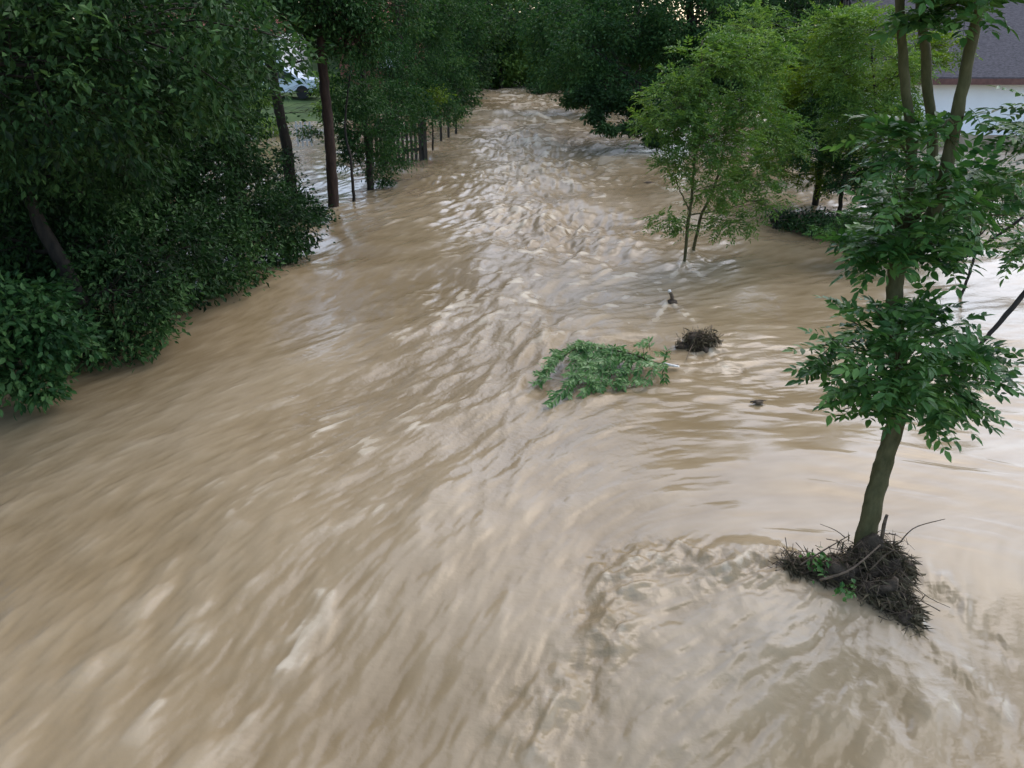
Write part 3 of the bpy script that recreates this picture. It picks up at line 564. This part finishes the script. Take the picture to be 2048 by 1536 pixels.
# knots on the trunk
for q in ():
    pass
build('trunk', wood, M['bark_moss'], near)
limbs, lo, ld, ll = [], [], [], []
def spray(start, end, r0, nleaf, spreadv=.10, L=(.20, .34), sag=.06):
    start, end = np.asarray(start, float), np.asarray(end, float)
    midp = (start + end) / 2 + np.array([0, 0, sag])
    limbs.append(tube([start, midp, end], r0, r0 * .35, 5, 8, rg, .01))
    pts = smoothpath([start, midp, end], 40); ax = norm(end - start)
    tt = rg.uniform(.35, 1.0, nleaf) ** .8; idx = (tt * 39).astype(int)
    o = pts[idx]; side = rg.normal(0, 1, (nleaf, 3)); side[:, 2] *= .5
    d = norm(ax * rg.uniform(.3, 1.1, (nleaf, 1)) + norm(side) * .9); d[:, 2] = d[:, 2] * .7 + .05
    lo.append(o + rg.normal(0, spreadv * .3, o.shape)); ld.append(norm(d)); ll.append(rg.uniform(*L, nleaf))
def fan(cpx, cpy, cY, tips, r0=.010, nleaf=9):
    nleaf = int(nleaf * 1.35)
    c_ = P(cpx, cpy, cY)
    for (tx, ty, tY) in tips: spray(c_, P(tx, ty, tY), r0, nleaf)
fan(1795, 740, 5.3, [(1700, 640, 5.2), (1750, 620, 5.0), (1810, 610, 5.1), (1870, 620, 5.3), (1895, 650, 5.4), (1690, 700, 4.9), (1660, 690, 5.4), (1780, 670, 4.7), (1860, 690, 4.8), (1930, 700, 5.1)])
fan(1798, 770, 5.28, [(1670, 735, 5.3), (1690, 780, 5.1), (1750, 780, 4.8), (1840, 790, 4.8), (1900, 750, 5.0), (1960, 720, 5.5), (1990, 760, 5.4), (1940, 800, 5.2), (1900, 820, 5.1), (1790, 740, 4.6), (1975, 700, 5.6)], nleaf=10)
fan(1795, 810, 5.27, [(1740, 800, 5.1), (1845, 810, 5.0), (1880, 840, 5.1), (1760, 790, 4.8), (1820, 770, 4.7), (1890, 800, 5.4)], nleaf=7)
# second tier
fan(1795, 500, 5.4, [(1745, 520, 5.3), (1720, 500, 5.3), (1850, 510, 5.2), (1890, 520, 5.4), (1870, 490, 5.0), (1740, 470, 5.2), (1790, 500, 5.0), (1900, 480, 5.3)], nleaf=9)
fan(1810, 470, 5.42, [(1730, 440, 5.4), (1740, 400, 5.3), (1790, 400, 5.0), (1860, 420, 5.0), (1920, 430, 5.3), (1960, 460, 5.5), (1990, 400, 5.6), (1940, 370, 5.3), (1880, 370, 5.1), (1780, 350, 5.2), (2030, 430, 5.7)], nleaf=5)
fan(1880, 380, 5.32, [(1960, 360, 5.4), (2000, 375, 5.6), (1900, 340, 5.1), (1920, 400, 5.0), (2020, 350, 5.8)], nleaf=6)
fan(1822, 320, 5.4, [(1760, 280, 5.4), (1790, 250, 5.2), (1770, 330, 5.2), (1850, 260, 5.3)], nleaf=6)
# upper tier, mostly above the picture
fan(1950, 40, 5.3, [(1900, 10, 5.1), (1870, 30, 5.3), (1930, -10, 5.0), (1990, 0, 5.3), (1900, 50, 5.2), (1880, -20, 5.2)], nleaf=8)
fan(1905, 260, 5.3, [(1950, 240, 5.2), (1880, 260, 5.2)], nleaf=3)
for (bx, by, bY) in [(1795, -260, 5.4), (1850, -260, 5.5), (2010, -260, 5.3), (1790, -600, 5.4), (1860, -600, 5.5), (2060, -640, 5.3), (1988, -150, 5.3)]:
    limbs.append(tube([P({1795: 1796, 1790: 1792, 1850: 1850, 1860: 1858}.get(bx, bx), by + 120, bY), P(bx, by, bY)], .018, .012, 6, 6))
    fan(bx, by, bY, [(bx + rg.uniform(-260, 260), by + rg.uniform(-200, 120), bY + rg.uniform(-.8, .8)) for _ in range(9)], nleaf=8)
build('branches', limbs, M['bark_moss'], near)
O, D, Ls = np.concatenate(lo), np.concatenate(ld), np.concatenate(ll)
build('crown', compound(O, D, Ls, rg, 5, .092, .46, True, .0028, .30), M['leaf_near'], near, smooth=False)

# second near tree whose boughs enter from the right edge
rt = thing('leafy_tree', 'tree at the right edge whose bare bough slants down into the frame', 'tree', (5.9, 6.1, 0))
limbs, lo, ld, ll = [], [], [], []
wood = [tube([(5.9, 6.1, -.4), (5.8, 6.1, 1.5), (5.5, 6.0, 3.0), (5.0, 5.9, 6.5)], .11, .05, 12, 30, rg, .02),
        tube([P(2560, 200, 5.95), P(2330, 300, 5.9), P(2180, 440, 5.8), P(2048, 588, 5.6), P(1985, 660, 5.5), P(1960, 690, 5.45)], .032, .014, 8, 24, rg, .01),
        tube([P(2560, 180, 5.95), P(2330, 250, 6.0), P(2180, 330, 6.2), P(2040, 440, 6.3), P(1930, 515, 6.3)], .026, .010, 8, 20, rg, .01)]
build('trunk', wood, M['bark'], rt)
limbs.append(tube([P(2560, 180, 5.95), P(2330, 200, 5.95), P(2150, 260, 5.9)], .02, .010, 6, 10)); limbs.append(tube([P(2560, 200, 5.95), P(2330, 340, 5.85), P(2150, 480, 5.8)], .016, .009, 6, 10)); limbs.append(tube([(5.45, 6.0, 3.1), P(2560, 190, 5.95)], .03, .02, 6, 5))
fan(2150, 260, 5.9, [(2050, 250, 5.8), (2020, 270, 5.7), (2040, 300, 5.8), (2080, 330, 5.7), (2060, 220, 5.9)], nleaf=7)
fan(2150, 480, 5.8, [(2060, 490, 5.8), (2040, 500, 5.9), (2090, 520, 5.7)], nleaf=6)
for (bx, by, bY) in [(2330, -100, 5.9), (2420, 200, 6), (2300, 500, 5.8), (2400, -500, 5.9)]:
    limbs.append(tube([(5.4, 6.0, min(3.6, P(bx, by, bY)[2] - .2) if by > -300 else 5.0), P(bx, by, bY)], .03, .012, 6, 6))
    fan(bx, by, bY, [(bx + rg.uniform(-200, 200), by + rg.uniform(-200, 200), bY + rg.uniform(-.8, .8)) for _ in range(9)], nleaf=8)
build('branches', limbs, M['bark'], rt)
O, D, Ls = np.concatenate(lo), np.concatenate(ld), np.concatenate(ll)
build('crown', compound(O, D, Ls, rg, 5, .085, .42, True, .0028, .22), M['leaf_near'], rt, smooth=False)

# ------------------------------------------------------------------ debris heap caught on the near tree
def lump(c, rx, ry, rz, rg, n=34, amp=.25, ang=0.0):
    th = np.linspace(0, 2 * math.pi, n, endpoint=False); ph = np.linspace(0.0, math.pi * .62, n // 2)
    T_, Ph = np.meshgrid(th, ph)
    x = np.sin(Ph) * np.cos(T_); y = np.sin(Ph) * np.sin(T_); z = np.cos(Ph)
    s_ = rg.uniform(0, 50, 2)
    d = 1 + amp * .5 * samp(x * 1.0 + s_[0], y + z * 1.3 + s_[1], .35) + amp * .22 * samp(x + s_[1], y + z + s_[0], .12)
    V = np.stack([x * rx * d, y * ry * d, z * rz * d], -1).reshape(-1, 3)
    ca, sa = math.cos(ang), math.sin(ang); V = V @ np.array([[ca, sa, 0], [-sa, ca, 0], [0, 0, 1]]) + np.asarray(c)
    m_ = n; r_ = len(ph)
    i = np.arange(r_ - 1)[:, None] * m_; j = np.arange(m_)[None, :]; jn = (j + 1) % m_
    return V, np.stack([i + j, i + m_ + j, i + m_ + jn, i + jn], -1).reshape(-1, 4)
def sticks(rg, n, cen, rad, dirw, L, r):
    """random thin sticks; dirw = preferred direction"""
    out = []
    for k in range(n):
        c = cen[rg.integers(len(cen))] + rg.normal(0, 1, 3) * rad
        d = norm(np.asarray(dirw) + rg.normal(0, .75, 3)); l = rg.uniform(*L); b = rg.normal(0, .12, 3) * l
        out.append(tube([c - d * l / 2, c + b, c + d * l / 2], rg.uniform(*r), .001, 4, 6))
    return out
rg = np.random.default_rng(91)
dp = thing('debris_heap', 'dark heap of mud, roots and twigs snagged at the base of the mossy trunk', 'debris', (2.75, 4.8, 0))
cs_ = [((2.88, 4.98, -.02), .26, .24, .34), ((2.62, 4.93, -.02), .26, .17, .22), ((2.40, 4.98, -.02), .18, .10, .12), ((2.84, 4.72, -.04), .21, .25, .24), ((2.92, 4.52, -.05), .13, .22, .13), ((3.05, 4.95, -.02), .16, .15, .22), ((2.24, 5.0, -.01), .06, .05, .11)]
build('mud_core', [lump(c, a * .88, b * .88, d * .95, rg, 40, .28) for c, a, b, d in cs_], M['mud'], dp)
surf = []
for c, a, b, d in cs_:
    v = norm(rg.normal(0, 1, (40, 3))); v[:, 2] = abs(v[:, 2]); surf.append(np.array(c) + v * np.array([a, b, d]) * .88)
surf = np.concatenate(surf)
tw = sticks(rg, 900, surf, .04, (.5, -.4, -.25), (.06, .28), (.0018, .005))
tw += [tube([P(1800, 1085, 4.9), P(1830, 1055, 4.95), P(1890, 1038, 5.0)], .006, .003, 5, 10), tube([P(1690, 1075, 4.9), P(1670, 1060, 5), P(1640, 1048, 5.1)], .005, .002, 5, 8),
       tube([P(1740, 1140, 4.7), P(1790, 1100, 4.7), P(1845, 1130, 4.6)], .006, .003, 5, 10), tube([P(1640, 1160, 4.6), P(1700, 1140, 4.6), P(1760, 1090, 4.9)], .010, .006, 6, 10, rg), tube([P(1600, 1130, 4.9), P(1640, 1105, 4.95), P(1700, 1070, 5.0)], .008, .004, 5, 10, rg),
       tube([P(1800, 1140, 4.6), P(1850, 1190, 4.5), P(1900, 1215, 4.45)], .004, .002, 4, 8), tube([P(1762, 1090, 5.0), P(1768, 1050, 5.0), P(1774, 1030, 5.0)], .016, .012, 7, 5, rg)]
build('twigs', tw, M['twig'], dp)
n_ = 6500; o = surf[rg.integers(len(surf), size=n_)] + rg.normal(0, .02, (n_, 3)); d = norm(np.array([.45, -.5, -.45]) + rg.normal(0, .6, (n_, 3)))
build('matted_grass', [leaves4(o, d, rg.uniform(.03, .15, n_), rg, .05)], M['grass'], dp, smooth=False)
n_ = 90; o = np.concatenate([G(1640, 1130, .14) + rg.normal(0, .05, (55, 3)), G(1690, 1180, .12) + rg.normal(0, .045, (35, 3))]); d = norm(rg.normal(0, 1, (n_, 3)) + np.array([0, -.3, .5]))
build('leaves', [leaves6(o, d, rg.uniform(.03, .06, n_), rg, .6)], M['leaf_fresh'], dp, smooth=False)

# ------------------------------------------------------------------ floating branch
rg = np.random.default_rng(92)
fb = thing('fallen_branch', 'leafy green branch floating in midstream, pale broken end pointing right', 'branch', G(1345, 735))
A0 = G(1356, 732, .02)
main = [A0, G(1310, 722, .10), P(1265, 700, 9.0) , P(1215, 690, 9.15), P(1165, 685, 9.2), P(1120, 712, 9.0), P(1085, 752, 8.7)]
main = [np.array([q[0], q[1], max(.03, q[2] * .8)]) for q in main]
W = [tube(main, .014, .004, 7, 40, rg, .008)]
tips = [((1300, 700), (1292, 690), .16), ((1290, 720), (1275, 688), .3), ((1330, 722), (1335, 710), .2), ((1320, 728), (1330, 760), .05), ((1310, 725), (1300, 762), .05), ((1290, 718), (1270, 765), .04), ((1275, 712), (1235, 770), .04), ((1260, 705), (1210, 765), .06),
        ((1240, 700), (1190, 745), .14), ((1250, 703), (1165, 790), .03), ((1225, 695), (1150, 760), .1), ((1200, 690), (1140, 735), .16), ((1240, 705), (1100, 806), .03), ((1190, 690), (1175, 720), .2), ((1150, 694), (1078, 766), .04), ((1130, 705), (1090, 745), .05), ((1215, 700), (1200, 780), .03), ((1180, 700), (1135, 790), .03), ((1280, 712), (1250, 740), .12), ((1230, 697), (1220, 730), .2), ((1165, 690), (1150, 715), .15), ((1265, 708), (1245, 775), .03)]
lo, ld, ll = [], [], []; FL = []
mp_ = smoothpath(main, 70)[14:]
for rep_ in range(3):
    dd_ = norm(np.array([-.6, -.5, .35]) + rg.normal(0, .6, mp_.shape)); FL.append((mp_ + rg.normal(0, .02, mp_.shape), dd_, rg.uniform(.07, .11, len(mp_)), norm(np.array([0, -.3, 1.0]) + rg.normal(0, .3, mp_.shape))))
for (a, b, hz) in tips:
    pa = G(*a, .12); pb_ = G(*b, hz); md = (pa + pb_) / 2 + [0, 0, .10]
    W.append(tube([pa, md, pb_], .005, .0015, 4, 8))
    npair = max(6, int(np.linalg.norm(pb_ - pa) / .036))
    pts = smoothpath([pa, md, pb_], npair + 1)[1:]; ax = norm(np.gradient(pts, axis=0)); up = norm(np.array([0, -.45, 1.0]) + rg.normal(0, .25, 3)); S = norm(np.cross(ax, up))
    for s in (-1, 1):
        dd = norm(ax * .9 + S * s * .75 - np.array([0, 0, .25]) + rg.normal(0, .14, ax.shape)); FL.append((pts, dd, rg.uniform(.075, .115, len(pts)), norm(np.tile(up, (len(pts), 1)) + rg.normal(0, .25, ax.shape))))
    # secondary sprigs
    for q in range(max(1, npair // 3)):
        p0 = pts[rg.integers(len(pts))]; d0 = norm(np.array([rg.normal(-.5, .5), rg.normal(-.6, .5), rg.uniform(-.1, .35)])); L0 = rg.uniform(.10, .2); kk = 5
        pp = p0 + d0 * (np.linspace(.2, 1, kk) * L0)[:, None]; pp[:, 2] = np.maximum(pp[:, 2], .015)
        S0 = norm(np.cross(d0, [0, -.3, 1]))
        for s in (-1, 1): FL.append((pp, norm(d0 * .7 + S0 * s * .8 + rg.normal(0, .15, (kk, 3))), rg.uniform(.055, .09, kk), norm(np.array([0, -.3, 1.0]) + rg.normal(0, .3, (kk, 3)))))
build('stem', W, M['twig'], fb)
build('broken_end', [tube([G(1326, 727, .07), G(1345, 731, .05), G(1358, 733, .03)], .022, .013, 8, 6, rg)], M['wood_pale'], fb)
O, D, Ls, Nn = [np.concatenate([f[i] for f in FL]) for i in range(4)]
O[:, 2] = np.maximum(O[:, 2], .02)
build('leaves', [leaves6(O, D, Ls, rg, .32, Nn)], M['leaf_fresh'], fb, smooth=False)

# stake, root clump and small floating bits
st = thing('stake', 'short weathered stake with a pale top sticking out of the water', 'stake', g3)
build('post', [tube([(g3[0] + .05, g3[1], -.3), (g3[0] + .03, g3[1], .06), (g3[0] - .02, g3[1], .17)], .034, .026, 8, 8, rg)], M['twig'], st)
build('post_top', [tube([(g3[0] - .02, g3[1], .17), (g3[0] - .03, g3[1], .20)], .029, .024, 8, 3, rg)], M['wood_pale'], st)
build('mud_collar', [lump((g3[0] + .03, g3[1], -.02), .09, .06, .07, rg, 20, .3)], M['mud'], st)
rc = thing('root_clump', 'dark clump of roots and grass caught above the floating branch', 'debris', g4)
build('mud_core', [lump((g4[0], g4[1], -.02), .13, .11, .19, rg, 30, .4), lump((g4[0] - .15, g4[1] - .0, -.03), .15, .07, .08, rg, 24, .3), lump((g4[0] + .05, g4[1] - .1, -.03), .08, .1, .09, rg, 24, .3)], M['mud'], rc)
sf = np.array([g4[0], g4[1], .08]) + rg.normal(0, 1, (60, 3)) * [.11, .06, .07]
build('matted_grass', [leaves4(sf[rg.integers(60, size=900)] + rg.normal(0, .035, (900, 3)), norm(np.array([-.1, -.5, -.5]) + rg.normal(0, .6, (900, 3))), rg.uniform(.05, .16, 900), rg, .05)], M['grass'], rc, smooth=False)
build('roots', sticks(rg, 190, sf, .02, (-.2, -.6, -.2), (.08, .28), (.0025, .006)) + [tube([(g4[0] - .02, g4[1], 0), (g4[0] + .01, g4[1], .15), (g4[0], g4[1], .24)], .02, .014, 7, 8, rg), tube([G(1405, 668, .1), G(1385, 690, .08), G(1372, 720, .02)], .008, .004, 5, 8)], M['twig'], rc)
for k, (px, py, w_, lab) in enumerate([(1298, 366, .17, 'dark lump of driftwood floating left of the sapling crown'), (1312, 392, .05, 'tiny dark bit of debris below the driftwood lump'), (1347, 470, .05, 'small dark bit of debris just left of the sapling stems'), (1516, 804, .10, 'small dark stick floating right of the leafy branch')]):
    c = G(px, py); o_ = build('driftwood', [lump((c[0], c[1], -.01), w_ * .7, w_ * .25, w_ * .25, rg, 18, .4), tube([(c[0] - w_ * .9, c[1], .0), (c[0], c[1] + .01, w_ * .2), (c[0] + w_ * 1.1, c[1] + w_ * .4, .0)], .012, .005, 5, 6, rg)], M['twig'])
    tag(o_, lab, 'driftwood', 'floating bits of debris')

# fallen log with dark debris under the yellow-green tree
lg = thing('fallen_log', 'fallen log and dark brush jammed in the water below the yellow-green tree', 'log', G(1620, 450))
build('log', [tube([G(1545, 440, .12), G(1610, 432, .16), G(1700, 440, .15)], .07, .05, 10, 20, rg, .03), tube([G(1553, 462, -.1), G(1551, 430, .05), G(1549, 425, .18)], .10, .08, 9, 8, rg)], M['bark'], lg)
build('arching_branch', [tube([P(1490, 400, 17.5), P(1520, 405, 17.4), P(1560, 428, 17.2)], .02, .03, 6, 12, rg), tube([P(1470, 415, 17.5), P(1500, 408, 17.4), P(1520, 405, 17.4)], .008, .012, 5, 8, rg)], M['twig'], lg)
cen = np.array([G(x_, y_, .12) for x_, y_ in ((1600, 445), (1630, 450), (1660, 455), (1690, 462), (1720, 468), (1650, 440), (1580, 440))])
build('twigs', sticks(rg, 160, cen, [.22, .2, .07], (.8, 0, 0), (.15, .7), (.004, .012)), M['twig'], lg)
n_ = 3800; o = cen[rg.integers(len(cen), size=n_)] + rg.normal(0, 1, (n_, 3)) * [.28, .28, .09]; d = norm(rg.normal(0, 1, (n_, 3))); o[:, 2] = abs(o[:, 2])
build('leaves', [leaves4(o, d, rg.uniform(.05, .11, n_), rg, .5)], M['leaf_dark'], lg, smooth=False)

# ------------------------------------------------------------------ house on the right
def prism(xa, xb, pts, ):
    """extrude yz polygon along x"""
    n = len(pts); V = [(xa, a, b) for a, b in pts] + [(xb, a, b) for a, b in pts]
    F4 = [[i, (i + 1) % n, n + (i + 1) % n, n + i] for i in range(n)]
    return np.array(V, float), [np.array(F4), np.arange(n)[::-1][None], (np.arange(n) + n)[None]]
hs = thing('white_house', 'low white house with a grey tiled roof behind the trees at right', 'house', (20, 31, 0))
x0, x1, yA, yB, ev, rd = 13.4, 30, 29.6, 37, 2.3, 5.1
build('wall', [prism(x0, x1, [(yA, -.6), (yB, -.6), (yB, ev), ((yA + yB) / 2, rd - .35), (yA, ev)])], M['wall_white'], hs, smooth=False)
yM = (yA + yB) / 2
build('roof', [prism(x0 - .5, x1 + .5, [(yA - .6, ev - .12), (yM, rd), (yM, rd + .16), (yA - .6, ev + .06)]), prism(x0 - .5, x1 + .5, [(yM + .003, rd), (yB + .6, ev - .12), (yB + .6, ev + .06), (yM + .003, rd + .16)])], M['roof'], hs, smooth=False)
build('eaves_board', [box(((x0 + x1) / 2, yA - .62, ev - .08), (x1 - x0 + 1.0, .04, .2))], M['trim'], hs, smooth=False)
build('wall_base', [box(((x0 + x1) / 2, yA - .02, .10), (x1 - x0, .03, .5))], M['wall_stain'], hs, smooth=False)
for wx in (21.5, 25.5):
    f_ = build('window', [box((wx, yA - .03, 1.35), (1.2, .06, .08)), box((wx, yA - .03, .65), (1.2, .06, .08)), box((wx - .6, yA - .03, 1.0), (.08, .06, .78)), box((wx + .6, yA - .03, 1.0), (.08, .06, .78)), box((wx, yA - .03, 1.0), (.06, .05, .62))], M['trim'], hs, smooth=False)
    p_ = build('pane', [box((wx, yA - .012, 1.0), (1.12, .012, .62))], M['glass'], f_, smooth=False); 
# ------------------------------------------------------------------ left background: white building, brick house, car, lamp post, fences
wb = thing('white_building', 'white building glimpsed through the gap between the slim trunks', 'building', (-17, 49, 0))
build('wall', [box((-17.5, 50, 1.9), (9, 6, 3.4))], M['wall_white'], wb, smooth=False)
build('roof', [prism(-22.5, -12.6, [(46.5, 3.6), (50, 4.6), (53.5, 3.6), (53.5, 3.75), (50, 4.8), (46.5, 3.75)])], M['roof_red'], wb, smooth=False)
fw = build('window', [box((-15.3, 46.97, 2.1), (1.1, .06, 1.2))], M['trim'], wb, smooth=False); build('pane', [box((-15.3, 46.93, 2.1), (.95, .04, 1.05))], M['glass'], fw, smooth=False)
bh = thing('brick_house', 'reddish brick house just visible through foliage above the picket fence', 'house', (-7.5, 52, 0))
build('wall', [box((-8.2, 54, 2.0), (5, 5, 3.6))], M['brick'], bh, smooth=False)
build('roof', [prism(-11, -5.4, [(51, 3.75), (54, 5.6), (57, 3.75), (57, 3.9), (54, 5.8), (51, 3.9)])], M['roof_red'], bh, smooth=False)
fw = build('window', [box((-7.6, 51.47, 2.2), (1.3, .06, 1.1))], M['fence_white'], bh, smooth=False); build('pane', [box((-7.6, 51.43, 2.2), (1.1, .04, .9))], M['glass'], fw, smooth=False)

cc = G(600, 232, .35); CX, CY, CZ = -12.0, 42.5, .62
car = thing('parked_car', 'pale silver car parked beyond the flooded garden, seen between trunks', 'car', (CX, CY, CZ))
prof = [(-2.1, .32), (-2.15, .62), (-2.05, .82), (-1.35, .92), (-.75, 1.38), (.55, 1.42), (1.25, .98), (2.0, .88), (2.15, .62), (2.1, .32)]
def xz_prism(pts, ya, yb, inset=0.0):
    n = len(pts); V = [(CX + a, CY + ya, CZ + b) for a, b in pts] + [(CX + a, CY + yb, CZ + b) for a, b in pts]
    return np.array(V, float), [np.array([[i, (i + 1) % n, n + (i + 1) % n, n + i] for i in range(n)]), np.arange(n)[::-1][None], (np.arange(n) + n)[None]]
build('body', [xz_prism(prof, -.85, .85)], M['paint'], car, smooth=False)
build('window', [xz_prism([(-1.2, .95), (-.72, 1.30), (.5, 1.34), (1.1, .98)], -.862, .862)], M['glass'], car, smooth=False)
build('windscreen', [(np.array([(CX - 1.36, CY - .75, CZ + .94), (CX - 1.36, CY + .75, CZ + .94), (CX - .80, CY + .7, CZ + 1.37), (CX - .80, CY - .7, CZ + 1.37)]) + np.array([-.01, 0, .01]), np.array([[0, 1, 2, 3]]))], M['glass'], car, smooth=False)
for wx in (-1.35, 1.35):
    for wy in (-.8, .8):
        th = np.linspace(0, 2 * math.pi, 20, endpoint=False)
        def disc(r_, ya, yb):
            V = [(CX + wx + r_ * math.cos(a), CY + y_, CZ + .32 + r_ * math.sin(a)) for y_ in (ya, yb) for a in th]
            return np.array(V), [np.array([[i, (i + 1) % 20, 20 + (i + 1) % 20, 20 + i] for i in range(20)]), np.arange(20)[None], (np.arange(20) + 20)[::-1][None]]
        wh = build('wheel', [disc(.32, wy - .1, wy + .1)], M['tyre'], car, smooth=False)
        build('rim', [disc(.19, wy - .112, wy + .112)], M['metal'], wh, smooth=False)
for hy in (-.6, .6): build('headlight', [box((CX - 2.12, CY + hy, CZ + .68), (.08, .32, .14))], M['metal'], car, smooth=False)

lp = thing('lamp_post', 'slim grey lamp post in front of the white building', 'lamp post', P(556, 200, 40) * [1, 1, 0])
b_ = P(556, 200, 40); t_ = P(556, 100, 40)
build('pole', [tube([(b_[0], 40, 0), (b_[0], 40, 5.6)], .06, .04, 10, 4)], M['metal'], lp)
build('lamp_head', [tube([(b_[0], 40, 5.6), (b_[0] + .5, 40, 5.75), (b_[0] + .9, 40, 5.7)], .05, .10, 8, 8)], M['metal'], lp)

pf = thing('picket_fence', 'dark wooden picket fence half sunk in floodwater on the left bank', 'fence', G(850, 305))
fa, fb_ = np.array([-4.55, 25.0]), np.array([-2.9, 26.3])
dv = (fb_ - fa); Lf = np.linalg.norm(dv); dv /= Lf; ang = math.atan2(dv[1], dv[0])
for k in range(14):
    q = fa + dv * Lf * k / 13; hgt = 1.15 if k % 6 != 1 else 1.3
    V, F_ = box((q[0], q[1], .35), (.085 if k < 13 else .14, .025 if k < 13 else .14, 1.75), ang)
    build('picket' if k < 13 else 'post', [(V, F_)], M['fence'], pf, smooth=False)
for z_ in (.32, .95): build('rail', [box(((fa[0] + fb_[0]) / 2, (fa[1] + fb_[1]) / 2 + .035, z_), (Lf, .04, .09), ang)], M['fence'], pf, smooth=False)
for k, (px, py) in enumerate([(882, 283), (897, 276), (912, 268)]):
    q = G(px, py); o_ = build('fence_post', [tube([(q[0], q[1], -.5), (q[0] + .01, q[1], .5), (q[0], q[1], 1.25 - .12 * k)], .05, .045, 8, 6, rg)], M['fence'])
    tag(o_, ['thin post in the water next to the end of the picket fence', 'middle one of three thin posts standing in water past the picket fence', 'farthest thin post in the water past the picket fence'][k], 'post', 'posts past the picket fence')
wf = thing('garden_fence', 'small white garden railing in the flooded garden behind the trunks', 'fence', P(612, 300, 26) * [1, 1, 0])
for k in range(4):
    q = P(598 + 9 * k, 300, 27); build('picket', [box((q[0], 27, .7), (.06, .03, .8))], M['fence_white'], wf, smooth=False)
q0, q1 = P(594, 300, 27), P(630, 300, 27)
for z_ in (.5, .95): build('rail', [box(((q0[0] + q1[0]) / 2, 27.03, z_), (q1[0] - q0[0], .03, .06))], M['fence_white'], wf, smooth=False)
tree('bush', 'bright green garden bush behind the slim leaning tree', 'bush', 95, (-11.5, 33, 0), [([(-11.5, 33, -.2), (-11.5, 33, 1)], .06, .03)],
     [blob(500, 185, 33, .9, .7), blob(655, 222, 34, .6, .3), blob(650, 170, 35, .6, .5), blob(530, 255, 32, .8, .4), blob(330, 310, 24, .5, .5)], 'leaf_light', leaf=.14, clump=.4, dens=.8)
